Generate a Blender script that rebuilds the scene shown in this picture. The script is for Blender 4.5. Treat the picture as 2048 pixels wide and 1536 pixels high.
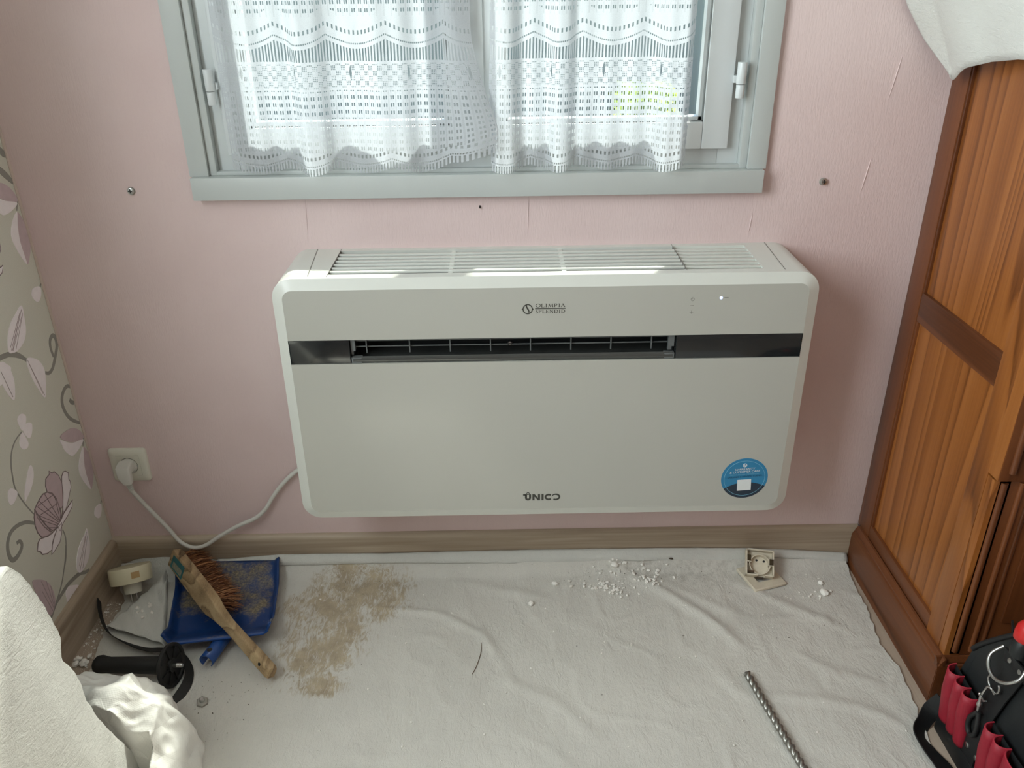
import bpy, bmesh, math, random
from math import sin, cos, pi, radians, sqrt, exp
from mathutils import Vector, Matrix, noise, geometry

random.seed(7)
scene = bpy.context.scene
COL = scene.collection
for o in list(bpy.data.objects):
    bpy.data.objects.remove(o)

# ------------------------------------------------------------------ camera
cam_d = bpy.data.cameras.new('camera')
cam_d.sensor_fit = 'HORIZONTAL'; cam_d.sensor_width = 36.0
cam_d.lens = 36.0 * 1666.8 / 2048.0
cam_d.clip_start = 0.02; cam_d.clip_end = 200
cam = bpy.data.objects.new('camera', cam_d)
COL.objects.link(cam)
_r = Vector((0.99985389, -0.012736, -0.01140133))
_u = Vector((0.01589907, 0.44792325, 0.89393064))
_f = Vector((0.00627818, 0.8939813, -0.44806029))
M = Matrix((( _r.x, _u.x, -_f.x, 0.02027302), (_r.y, _u.y, -_f.y, -1.58026469), (_r.z, _u.z, -_f.z, 1.27078533), (0, 0, 0, 1)))
cam.matrix_world = M
scene.camera = cam

# ------------------------------------------------------------------ light
SUN_DIR = Vector((-0.45, -1.0, -1.82)).normalized()
world = bpy.data.worlds.new('world'); scene.world = world
world.use_nodes = True
wn = world.node_tree
wn.nodes.clear()
w_out = wn.nodes.new('ShaderNodeOutputWorld'); w_bg = wn.nodes.new('ShaderNodeBackground')
w_sky = wn.nodes.new('ShaderNodeTexSky'); w_sky.sky_type = 'HOSEK_WILKIE'
w_sky.sun_direction = -SUN_DIR; w_sky.turbidity = 3.0; w_sky.ground_albedo = 0.4
wn.links.new(w_sky.outputs[0], w_bg.inputs[0]); wn.links.new(w_bg.outputs[0], w_out.inputs[0])
w_bg.inputs[1].default_value = 2.0

sun_d = bpy.data.lights.new('sun', 'SUN'); sun_d.energy = 8.5; sun_d.angle = radians(2.6); sun_d.color = (1.0, 0.96, 0.88)
sun = bpy.data.objects.new('sun', sun_d); COL.objects.link(sun)
sun.rotation_euler = SUN_DIR.to_track_quat('-Z', 'Y').to_euler()
sun.location = (3, 3, 6)

def added_fill_light(name, loc, direction, sx, sy, power, color):
    """added area light that fills the room from an unseen window opening"""
    d = bpy.data.lights.new(name, 'AREA'); d.shape = 'RECTANGLE'; d.size = sx; d.size_y = sy
    d.energy = power; d.color = color
    o = bpy.data.objects.new(name, d); COL.objects.link(o)
    o.location = loc; o.rotation_euler = Vector(direction).to_track_quat('-Z', 'Z').to_euler()
    return o
# added fill light just outside the added, unseen window in the floral wall
added_fill_light('added_side_fill', (-1.10, -1.35, 1.52), (1, 0.0, -0.12), 1.20, 1.25, 29, (0.95, 0.965, 1.0))

vs = scene.view_settings
vs.view_transform = 'Standard'; vs.look = 'None'; vs.gamma = 1.0; vs.use_curve_mapping = False
vs.exposure = 1.28
cy_ = getattr(scene, 'cycles', None)

# ------------------------------------------------------------------ helpers
class MB:
    """collects geometry for one mesh"""
    def __init__(s): s.v = []; s.f = []; s.uv = None
    def add(s, vs, fs):
        n = len(s.v); s.v += [tuple(p) for p in vs]; s.f += [tuple(i + n for i in f) for f in fs]; return s
    def box(s, x0, x1, y0, y1, z0, z1):
        vs = [(x, y, z) for x in (x0, x1) for y in (y0, y1) for z in (z0, z1)]
        return s.add(vs, [(0,1,3,2),(4,6,7,5),(0,4,5,1),(2,3,7,6),(0,2,6,4),(1,5,7,3)])
    def obox(s, c, ax, ay, az):
        c = Vector(c); ax, ay, az = Vector(ax), Vector(ay), Vector(az)
        vs = [c + i*ax + j*ay + k*az for i in (-1,1) for j in (-1,1) for k in (-1,1)]
        return s.add(vs, [(0,1,3,2),(4,6,7,5),(0,4,5,1),(2,3,7,6),(0,2,6,4),(1,5,7,3)])
    def tube(s, pts, r, n=10, cap=True, flat=1.0):
        pts = [Vector(p) for p in pts]; rs = r if isinstance(r, (list, tuple)) else [r]*len(pts)
        rings = []; up = None
        for i, p in enumerate(pts):
            t = (pts[min(i+1, len(pts)-1)] - pts[max(i-1, 0)]).normalized()
            if up is None:
                up = t.orthogonal().normalized()
            else:
                up = (up - t*up.dot(t)).normalized()
            b = t.cross(up)
            rings.append([p + (up*cos(2*pi*k/n) + b*sin(2*pi*k/n)*flat)*rs[i] for k in range(n)])
        vs = [q for rg in rings for q in rg]
        fs = [(i*n+k, i*n+(k+1) % n, (i+1)*n+(k+1) % n, (i+1)*n+k) for i in range(len(pts)-1) for k in range(n)]
        if cap:
            fs += [tuple(range(n-1, -1, -1)), tuple((len(pts)-1)*n+k for k in range(n))]
        return s.add(vs, fs)
    def cyl(s, c0, c1, r0, r1=None, n=24, cap=True):
        return s.tube([c0, c1], [r0, r0 if r1 is None else r1], n, cap)
    def lathe(s, prof, c, axis=(0,0,1), n=32, cap=True):
        """prof: list of (radius, height) along axis from c"""
        c = Vector(c); a = Vector(axis).normalized(); u = a.orthogonal().normalized(); w = a.cross(u)
        vs = [c + a*h + (u*cos(2*pi*k/n) + w*sin(2*pi*k/n))*r for r, h in prof for k in range(n)]
        fs = [(i*n+k, i*n+(k+1) % n, (i+1)*n+(k+1) % n, (i+1)*n+k) for i in range(len(prof)-1) for k in range(n)]
        if cap:
            fs += [tuple(range(n-1, -1, -1)), tuple((len(prof)-1)*n+k for k in range(n))]
        return s.add(vs, fs)
    def loft(s, rings, cap=True, closed=True):
        n = len(rings[0]); vs = [p for r in rings for p in r]
        kk = range(n) if closed else range(n-1)
        fs = [(i*n+k, i*n+(k+1) % n, (i+1)*n+(k+1) % n, (i+1)*n+k) for i in range(len(rings)-1) for k in kk]
        if cap and closed:
            fs += [tuple(range(n-1, -1, -1)), tuple((len(rings)-1)*n+k for k in range(n))]
        return s.add(vs, fs)
    def grid(s, fn, nu, nv):
        vs = [fn(i/nu, j/nv) for i in range(nu+1) for j in range(nv+1)]
        fs = [(i*(nv+1)+j, (i+1)*(nv+1)+j, (i+1)*(nv+1)+j+1, i*(nv+1)+j+1) for i in range(nu) for j in range(nv)]
        return s.add(vs, fs)
    def poly(s, pts2, to3, h):
        """flat outline with thickness h; to3(a,b,d) -> 3d; d = height above the surface"""
        n = len(pts2)
        tris = geometry.tessellate_polygon([[Vector((a, b, 0)) for a, b in pts2]])
        b0 = [to3(a, b, 0) for a, b in pts2]; t0 = [to3(a, b, h) for a, b in pts2]
        fs = [tuple(n+i for i in t) for t in tris] + [(k, (k+1) % n, n+(k+1) % n, n+k) for k in range(n)]
        return s.add(b0 + t0, fs)
    def stroke(s, pts2, w, to3, h, closed=False):
        """ribbon along a 2d polyline"""
        p = [Vector(q) for q in pts2]; m = len(p); L = []; R = []
        for i in range(m):
            if closed:
                t = p[(i+1) % m] - p[i-1]
            else:
                t = p[min(i+1, m-1)] - p[max(i-1, 0)]
            t = t.normalized() if t.length > 1e-12 else Vector((1, 0)); nrm = Vector((-t.y, t.x))
            ww = w[i] if isinstance(w, (list, tuple)) else w
            L.append(p[i] + nrm*ww/2); R.append(p[i] - nrm*ww/2)
        kk = range(m) if closed else range(m-1)
        vs = [to3(q.x, q.y, d) for d in (0, h) for q in L + R]
        fs = []
        for i in kk:
            j = (i+1) % m
            fs.append((2*m+i, 2*m+j, 3*m+j, 3*m+i))
            fs.append((i, j, 2*m+j, 2*m+i)); fs.append((m+j, m+i, 3*m+i, 3*m+j))
        return s.add(vs, fs)

LOC = {}     # world location of every root, so that parts can be given in world coordinates
def mesh_from(mb, name, bevel=0.0, smooth=False, off=None, seg=2, angle=None):
    me = bpy.data.meshes.new(name)
    vs = mb.v if off is None else [(a-off[0], b-off[1], c-off[2]) for a, b, c in mb.v]
    me.from_pydata(vs, [], mb.f)
    bm = bmesh.new(); bm.from_mesh(me)
    bmesh.ops.recalc_face_normals(bm, faces=bm.faces)
    if bevel > 0:
        es = [e for e in bm.edges if len(e.link_faces) == 2 and e.calc_face_angle(0) > 0.5]
        bmesh.ops.bevel(bm, geom=es, offset=bevel, segments=seg, profile=0.6, affect='EDGES', clamp_overlap=True)
    bm.to_mesh(me); bm.free()
    if smooth:
        for p in me.polygons: p.use_smooth = True
        if angle is None: angle = 40
        me.set_sharp_from_angle(angle=radians(angle))
    return me

def obj(name, mb, mat, parent=None, bevel=0.0, smooth=False, seg=2, local=False, angle=None, kind=None):
    off = None
    if parent is not None and not local:
        off = LOC.get(parent.name)
    me = mesh_from(mb, name, bevel, smooth or bevel > 0, off, seg, angle)
    o = bpy.data.objects.new(name, me); COL.objects.link(o)
    me.materials.append(mat)
    if parent is not None:
        o.parent = parent; LOC[o.name] = LOC.get(parent.name) if not local else (0, 0, 0)
    else:
        LOC[o.name] = None
    if kind: o['kind'] = kind
    return o

def root(name, loc, label, cat, group=None, rotz=0.0):
    o = bpy.data.objects.new(name, None); COL.objects.link(o)
    o.location = loc; o.rotation_euler = (0, 0, rotz); o.empty_display_size = 0.03
    LOC[o.name] = tuple(loc)
    o['label'] = label; o['category'] = cat
    if group: o['group'] = group
    return o
def tag(o, label, cat, group=None):
    o['label'] = label; o['category'] = cat
    if group: o['group'] = group
    return o
def struct(o):
    o['kind'] = 'structure'; return o
def sroot(name, loc=(0, 0, 0)):
    o = bpy.data.objects.new(name, None); COL.objects.link(o); o.location = loc; o.empty_display_size = 0.03
    LOC[o.name] = tuple(loc); o['kind'] = 'structure'; return o

def cat_rom(pts, k=6):
    """smooth polyline through points"""
    P = [Vector(p) for p in pts]; out = []
    for i in range(len(P)-1):
        p0 = P[max(i-1, 0)]; p1 = P[i]; p2 = P[i+1]; p3 = P[min(i+2, len(P)-1)]
        for j in range(k):
            t = j/k
            out.append(0.5*((2*p1) + (p2-p0)*t + (2*p0-5*p1+4*p2-p3)*t*t + (3*p1-p0-3*p2+p3)*t**3))
    out.append(P[-1]); return out
def smooth_closed(pts, k=4):
    P = [Vector(p) for p in pts]; n = len(P); out = []
    for i in range(n):
        p0, p1, p2, p3 = P[i-1], P[i], P[(i+1) % n], P[(i+2) % n]
        for j in range(k):
            t = j/k
            out.append(0.5*((2*p1) + (p2-p0)*t + (2*p0-5*p1+4*p2-p3)*t*t + (3*p1-p0-3*p2+p3)*t**3))
    return out
def lerp_tab(tab, t):
    if t <= tab[0][0]: return tab[0][1]
    for (a, p), (b, q) in zip(tab, tab[1:]):
        if t <= b: return p + (q-p)*(t-a)/(b-a)
    return tab[-1][1]
def sstep(a, b, x):
    t = max(0.0, min(1.0, (x-a)/(b-a))); return t*t*(3-2*t)

# ------------------------------------------------------------------ materials
def srgb(r, g, b):
    f = lambda c: (c/255/12.92) if c/255 <= 0.04045 else ((c/255+0.055)/1.055)**2.4
    return (f(r), f(g), f(b), 1.0)
class X:
    """tiny node-math wrapper"""
    nt = None
    def __init__(s, sock): s.s = sock
    @staticmethod
    def m(op, *a):
        n = X.nt.nodes.new('ShaderNodeMath'); n.operation = op
        for i, v in enumerate(a):
            if isinstance(v, X): X.nt.links.new(v.s, n.inputs[i])
            else: n.inputs[i].default_value = v
        return X(n.outputs[0])
    def __add__(s, o): return X.m('ADD', s, o)
    def __sub__(s, o): return X.m('SUBTRACT', s, o)
    def __rsub__(s, o): return X.m('SUBTRACT', o, s)
    def __mul__(s, o): return X.m('MULTIPLY', s, o)
    def __truediv__(s, o): return X.m('DIVIDE', s, o)
    __radd__ = __add__; __rmul__ = __mul__
    def __lt__(s, o): return X.m('LESS_THAN', s, o)
    def __gt__(s, o): return X.m('GREATER_THAN', s, o)
    def abs(s): return X.m('ABSOLUTE', s)
    def fract(s): return X.m('FRACT', s)
    def floor(s): return X.m('FLOOR', s)
    def sin(s): return X.m('SINE', s)
    def max(s, o): return X.m('MAXIMUM', s, o)
    def min(s, o): return X.m('MINIMUM', s, o)
    def mod(s, o): return X.m('FLOORED_MODULO', s, o)

def new_mat(name):
    m = bpy.data.materials.new(name); m.use_nodes = True
    nt = m.node_tree; b = nt.nodes['Principled BSDF']; X.nt = nt
    return m, nt, b
def mapping(nt, scale=(1,1,1), kind='Object', rot=(0,0,0), loc=(0,0,0)):
    tc = nt.nodes.new('ShaderNodeTexCoord'); mp = nt.nodes.new('ShaderNodeMapping')
    mp.inputs['Scale'].default_value = scale; mp.inputs['Rotation'].default_value = rot; mp.inputs['Location'].default_value = loc
    nt.links.new(tc.outputs[kind], mp.inputs[0]); return mp.outputs[0]
def wpos(nt, scale=(1,1,1)):
    g = nt.nodes.new('ShaderNodeNewGeometry'); mp = nt.nodes.new('ShaderNodeMapping')
    mp.inputs['Scale'].default_value = scale; nt.links.new(g.outputs['Position'], mp.inputs[0]); return mp.outputs[0]
def nz(nt, vec, scale, detail=3, rough=0.55, dist=0.0):
    n = nt.nodes.new('ShaderNodeTexNoise'); n.inputs['Scale'].default_value = scale; n.inputs['Detail'].default_value = detail
    n.inputs['Roughness'].default_value = rough; n.inputs['Distortion'].default_value = dist
    nt.links.new(vec, n.inputs['Vector']); return n.outputs[0]
def ramp(nt, fac, stops, interp='LINEAR'):
    r = nt.nodes.new('ShaderNodeValToRGB'); r.color_ramp.interpolation = interp
    el = r.color_ramp.elements
    while len(el) < len(stops): el.new(0.5)
    for e, (p, c) in zip(el, stops):
        e.position = p; e.color = c if len(c) == 4 else (*c, 1)
    nt.links.new(fac.s if isinstance(fac, X) else fac, r.inputs[0]); return r.outputs[0]
def mixc(nt, fac, a, b, mode='MIX'):
    n = nt.nodes.new('ShaderNodeMix'); n.data_type = 'RGBA'; n.blend_type = mode
    for idx, v in ((0, fac), (6, a), (7, b)):
        if isinstance(v, X): v = v.s
        if isinstance(v, (int, float)): n.inputs[idx].default_value = v
        elif isinstance(v, tuple): n.inputs[idx].default_value = v
        else: nt.links.new(v, n.inputs[idx])
    return n.outputs[2]
def bump(nt, b, h, strength=0.3, dist=0.002):
    n = nt.nodes.new('ShaderNodeBump'); n.inputs['Strength'].default_value = strength; n.inputs['Distance'].default_value = dist
    nt.links.new(h.s if isinstance(h, X) else h, n.inputs['Height']); nt.links.new(n.outputs[0], b.inputs['Normal']); return n
def plain(name, col, rough=0.5, metal=0.0, var=0.0, vscale=20, bmp=0.0, bscale=200, coat=0.0, spec=None):
    m, nt, b = new_mat(name)
    b.inputs['Base Color'].default_value = col; b.inputs['Roughness'].default_value = rough; b.inputs['Metallic'].default_value = metal
    if coat: b.inputs['Coat Weight'].default_value = coat; b.inputs['Coat Roughness'].default_value = 0.08
    if spec is not None: b.inputs['Specular IOR Level'].default_value = spec
    if var > 0:
        f = nz(nt, mapping(nt), vscale, 4)
        dk = tuple(c*(1-var) for c in col[:3]) + (1,); lt = tuple(min(1, c*(1+var)) for c in col[:3]) + (1,)
        nt.links.new(ramp(nt, f, [(0.3, dk), (0.7, lt)]), b.inputs['Base Color'])
    if bmp > 0:
        bump(nt, b, nz(nt, mapping(nt), bscale, 3), bmp, 0.001)
    return m
def wood(name, dark, mid, light, grain='z', scale=1.0, rough=0.45, rings=9.0, coat=0.0, contrast=(0.0, 0.55, 1.0), stretch=0.07):
    """growth-ring contours of a stretched noise field plus fine fibres"""
    m, nt, b = new_mat(name)
    st = {'x': (stretch, 1, 1), 'y': (1, stretch, 1), 'z': (1, 1, stretch)}[grain]
    st2 = {'x': (0.02, 1, 1), 'y': (1, 0.02, 1), 'z': (1, 1, 0.02)}[grain]
    oi = nt.nodes.new('ShaderNodeObjectInfo')
    tc = nt.nodes.new('ShaderNodeTexCoord'); mp = nt.nodes.new('ShaderNodeMapping'); mp.inputs['Scale'].default_value = tuple(c*scale for c in st)
    nt.links.new(tc.outputs['Object'], mp.inputs[0])
    cb = nt.nodes.new('ShaderNodeCombineXYZ'); sh = X(oi.outputs['Random'])*7.0
    for k in range(3): nt.links.new(sh.s, cb.inputs[k])
    nt.links.new(cb.outputs[0], mp.inputs['Location'])
    v = mp.outputs[0]
    big = X(nz(nt, v, 4.0, 1.5, 0.4, 0.15))
    ring = (big*rings + X(nz(nt, v, 30.0, 2, 0.5))*0.35).fract()
    late = ramp(nt, ring, [(0.0, (0.75,)*3), (0.12, (0.95,)*3), (0.70, (0.35,)*3), (0.93, (0.0,)*3), (1.0, (0.75,)*3)])
    fine = X(nz(nt, mapping(nt, tuple(c*scale for c in st2)), 160.0, 3, 0.6))
    patch = X(nz(nt, v, 2.0, 2, 0.5))
    t = X(late)*0.62 + (fine - 0.5)*0.75 + (patch - 0.5)*0.9 + 0.18
    c = ramp(nt, t, [(contrast[0], dark), (contrast[1], mid), (contrast[2], light)])
    nt.links.new(c, b.inputs['Base Color']); b.inputs['Roughness'].default_value = rough
    if coat: b.inputs['Coat Weight'].default_value = coat; b.inputs['Coat Roughness'].default_value = 0.15
    bump(nt, b, fine, 0.08, 0.0006)
    return m
XL, XW = -0.8988, 0.8321       # left wall plane, wardrobe side plane
# ---- specific materials
def pink_wallpaper():
    m, nt, b = new_mat('pink_wallpaper')
    base = nz(nt, wpos(nt), 2.2, 3)
    c = ramp(nt, base, [(0.35, srgb(217, 194, 192)), (0.65, srgb(225, 204, 202))])
    nt.links.new(c, b.inputs['Base Color']); b.inputs['Roughness'].default_value = 0.7
    v = wpos(nt, (1, 1, 0.16))
    bump(nt, b, nz(nt, v, 330, 3, 0.6, 0.6), 0.5, 0.0012)
    return m
def grey_wallpaper():
    m, nt, b = new_mat('green_grey_wallpaper')
    base = nz(nt, wpos(nt), 900, 2)
    c = ramp(nt, base, [(0.3, srgb(212, 211, 198)), (0.7, srgb(224, 223, 211))])
    nt.links.new(c, b.inputs['Base Color']); b.inputs['Roughness'].default_value = 0.6
    bump(nt, b, base, 0.15, 0.0006)
    return m
def fleece(name, col, stain=False, crinkle=0.35):
    m, nt, b = new_mat(name)
    v = wpos(nt, (1, 1, 1))
    f1 = nz(nt, wpos(nt, (1, 0.35, 1)), 120, 4, 0.65, 1.2); f2 = nz(nt, v, 700, 2)
    c = ramp(nt, X(nz(nt, v, 6, 4)), [(0.35, tuple(a*0.93 for a in col[:3]) + (1,)), (0.65, col)])
    if stain:
        g = nt.nodes.new('ShaderNodeNewGeometry'); sp = nt.nodes.new('ShaderNodeSeparateXYZ'); nt.links.new(g.outputs['Position'], sp.inputs[0])
        x, y = X(sp.outputs[0]), X(sp.outputs[1])
        # swept sand: broad tongue from the wall towards the room, brushed streaks
        def blob(cx, cy, rx, ry, sk=0.0):
            dx = (x - cx) - (y - cy)*sk; dy = y - cy
            return 1.0 - ((dx*dx)/(rx*rx) + (dy*dy)/(ry*ry))
        d = blob(-0.34, -0.13, 0.15, 0.11, 0.3).max(blob(-0.37, -0.26, 0.10, 0.12, 0.3)).max(blob(-0.36, -0.365, 0.07, 0.035)).max(blob(-0.355, -0.04, 0.045, 0.05))
        st = X(nz(nt, wpos(nt, (1, 0.3, 1)), 95, 5, 0.75, 1.5)); lo = X(nz(nt, v, 16, 3))
        msk = d*0.55 + (st - 0.5)*2.6 + (lo - 0.5)*1.6 - 0.02
        cov = d + (lo - 0.5)*1.5 + 0.25
        fac = X.m('SMOOTH_MIN', msk*2.2, cov*2.0, 0.1).max(0.0).min(1.0)
        sand = ramp(nt, X(nz(nt, v, 45, 4)), [(0.3, srgb(146, 124, 90)), (0.7, srgb(186, 168, 132))])
        c = mixc(nt, fac*0.75, c, sand)
        # grey dust near the wall on the right
        d2 = blob(0.42, -0.05, 0.30, 0.06)
        gd = (d2*0.5 + (X(nz(nt, v, 70, 5, 0.7)) - 0.62)*2.6).max(0.0).min(1.0)
        c = mixc(nt, gd*0.5, c, srgb(95, 88, 78))
        # fine dark grit specks spread everywhere
        sp2 = (X(nz(nt, v, 260, 1)) > 0.79)
        c = mixc(nt, sp2*0.6, c, srgb(95, 85, 72))
    nt.links.new(c, b.inputs['Base Color']); b.inputs['Roughness'].default_value = 0.9
    b.inputs['Sheen Weight'].default_value = 0.15
    bump(nt, b, X(f1)*0.8 + X(f2)*0.25 + X(nz(nt, wpos(nt, (1, 0.55, 1)), 38, 3, 0.6, 1.5))*crinkle, 0.55, 0.0045)
    return m

M_pink = pink_wallpaper()
M_grey = grey_wallpaper()
M_sheet = fleece('dust_sheet_fleece', srgb(214, 211, 203), stain=True, crinkle=0.9)
M_fleece = fleece('white_fleece', srgb(214, 214, 208))
M_pvc = plain('white_pvc', srgb(204, 209, 209), 0.35)
M_pvc2 = plain('white_pvc_gloss', srgb(206, 211, 212), 0.25)
M_seal = plain('grey_rubber_seal', srgb(120, 124, 124), 0.6)
M_case = plain('painted_casing', srgb(188, 193, 191), 0.4)
M_ceil = plain('ceiling_paint', srgb(235, 233, 228), 0.85)
M_roomwall = plain('room_wall_paint', srgb(200, 180, 172), 0.8)
M_skirt = wood('grey_oak_skirting', srgb(138, 120, 100), srgb(176, 160, 140), srgb(196, 182, 163), 'x', 1.0, 0.5, 8.0)
M_skirty = wood('grey_oak_skirting_side', srgb(138, 120, 100), srgb(176, 160, 140), srgb(196, 182, 163), 'y', 1.0, 0.5, 8.0)
M_plank = wood('laminate_plank', srgb(140, 122, 106), srgb(174, 156, 139), srgb(192, 176, 158), 'y', 1.0, 0.45, 7.0)
M_pine = wood('orange_pine', srgb(96, 50, 14), srgb(146, 86, 36), srgb(166, 104, 50), 'z', 1.0, 0.38, 24.0, coat=0.2)
M_pine_d = wood('red_brown_and_shaded_pine', srgb(74, 38, 16), srgb(108, 60, 30), srgb(126, 74, 40), 'z', 1.0, 0.4, 10.0, coat=0.15)  # red-brown stiles; on the wardrobe front its darkness stands in for shade
M_pine_y = wood('red_brown_pine_rail', srgb(74, 38, 16), srgb(104, 58, 30), srgb(122, 72, 40), 'y', 1.0, 0.4, 10.0, coat=0.15)
def glass_mat():
    m, nt, b = new_mat('window_glass'); nt.nodes.remove(b)
    out = nt.nodes['Material Output']; t = nt.nodes.new('ShaderNodeBsdfTransparent'); g = nt.nodes.new('ShaderNodeBsdfGlossy')
    t.inputs[0].default_value = (0.95, 0.98, 0.965, 1); g.inputs['Roughness'].default_value = 0.02
    mx = nt.nodes.new('ShaderNodeMixShader'); mx.inputs[0].default_value = 0.05
    nt.links.new(t.outputs[0], mx.inputs[1]); nt.links.new(g.outputs[0], mx.inputs[2])
    nt.links.new(mx.outputs[0], out.inputs[0]); return m
M_glass = glass_mat()

# ================================================================== ROOM SHELL
Y_END, X_R, Z_C = -3.4, 2.05, 2.5
WX0, WX1, WZ0, WZ1, WY = -0.5290, 0.4770, 0.9240, 2.42, 0.16     # window opening in the back wall
mb = MB()
for a in ((XL-0.15, WX0, 0, Z_C), (WX1, X_R, 0, Z_C), (WX0, WX1, 0, WZ0), (WX0, WX1, WZ1, Z_C)):
    mb.box(a[0], a[1], 0, WY, a[2], a[3])
wall_back = struct(obj('wall_back', mb, M_pink))
# raised vertical wrinkles of the wallpaper
WR = [(0.735, 1.045, 1.125, 0.012), (0.712, 0.875, 0.945, 0.010), (-0.358, 0.80, 0.88, 0.004), (0.068, 0.80, 0.885, 0.003), (0.50, 0.80, 0.84, 0.004)]
for x, z0, z1, sl in WR:
    mb = MB(); mb.tube([(x-sl*t, -0.0001, z1+(z0-z1)*t) for t in (0, .25, .5, .75, 1)], [0.0002, 0.0011, 0.0014, 0.0011, 0.0002], 8)
    obj('wallpaper_crease', mb, M_pink, wall_back, smooth=True)
W2Y0, W2Y1, W2Z0, W2Z1 = -1.95, -0.75, 0.90, 2.15        # opening of the added, unseen window for the side fill light
mb = MB()
for a in ((W2Y1, 0.0, 0, Z_C), (Y_END, W2Y0, 0, Z_C), (W2Y0, W2Y1, 0, W2Z0), (W2Y0, W2Y1, W2Z1, Z_C)):
    mb.box(XL-0.15, XL, a[0], a[1], a[2], a[3])
struct(obj('wall_left', mb, M_grey))
added_win = sroot('added_window', (XL-0.05, -1.35, W2Z0))
for a in ((W2Y0, W2Y0+0.06, W2Z0, W2Z1), (W2Y1-0.06, W2Y1, W2Z0, W2Z1), (-1.39, -1.31, W2Z0, W2Z1), (W2Y0, W2Y1, W2Z0, W2Z0+0.06), (W2Y0, W2Y1, W2Z1-0.06, W2Z1)):
    obj('window_frame', MB().box(XL-0.09, XL-0.03, a[0], a[1], a[2], a[3]), M_pvc, added_win, bevel=0.003)
for y0, y1 in ((W2Y0+0.06, -1.39), (-1.31, W2Y1-0.06)):
    obj('pane', MB().box(XL-0.062, XL-0.058, y0, y1, W2Z0+0.06, W2Z1-0.06), M_glass, added_win)
wall_left = bpy.data.objects['wall_left']
struct(obj('wall_right', MB().box(X_R, X_R+0.12, Y_END, 0.16, 0, Z_C), M_roomwall))
struct(obj('wall_rear', MB().box(XL-0.15, X_R+0.12, Y_END-0.12, Y_END, 0, Z_C), M_roomwall))
struct(obj('ceiling', MB().box(XL-0.15, X_R+0.12, Y_END-0.12, 0.16, Z_C, Z_C+0.1), M_ceil))
floor = struct(obj('floor', MB().box(XL-0.15, X_R+0.12, Y_END-0.12, 0.16, -0.12, -0.010), plain('screed', srgb(120, 115, 108), 0.9)))
PW, PL = 0.185, 1.28
pl_mesh = mesh_from(MB().box(0.0006, PW-0.0006, -PL+0.0006, -0.0006, -0.010, 0.0), 'plank', 0.0012, True)
pl_mesh.materials.append(M_plank)
i = 0
x = XL
while x < X_R - 0.01:
    y = 0.0 + (0.0, 0.45, 0.9)[i % 3]
    while y > Y_END:
        o = bpy.data.objects.new('plank', pl_mesh); COL.objects.link(o); o.parent = floor
        o.location = (x, y, 0); y -= PL
    x += PW; i += 1
# corner bead between the two wallpapers
trim = struct(obj('trim_1', MB().tube([(XL+0.0012, -0.0012, 0.10), (XL+0.0012, -0.0012, Z_C)], 0.0032, 8), plain('corner_bead', srgb(206, 188, 178), 0.6), smooth=True))

def skirting(name, mat, prof, a, b, n):
    """a,b: floor points, n: direction away from the wall; prof (out, z)"""
    mb = MB(); a = Vector(a); b = Vector(b); n = Vector(n)
    rings = [[p + n*o + Vector((0, 0, z)) for o, z in prof] for p in (a, b)]
    mb.loft(rings); return struct(obj(name, mb, mat, smooth=True, angle=35))
PROF = [(0, 0), (0.0135, 0), (0.0135, 0.089), (0.0125, 0.094), (0.010, 0.098), (0.006, 0.1005), (0.0, 0.101)]
skirting('baseboard_back', M_skirt, PROF, (XL, 0, 0), (XW+0.0, 0, 0), (0, -1, 0))
skirting('baseboard_left', M_skirty, PROF, (XL, -0.0136, 0), (XL, -2.0, 0), (1, 0, 0))

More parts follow.
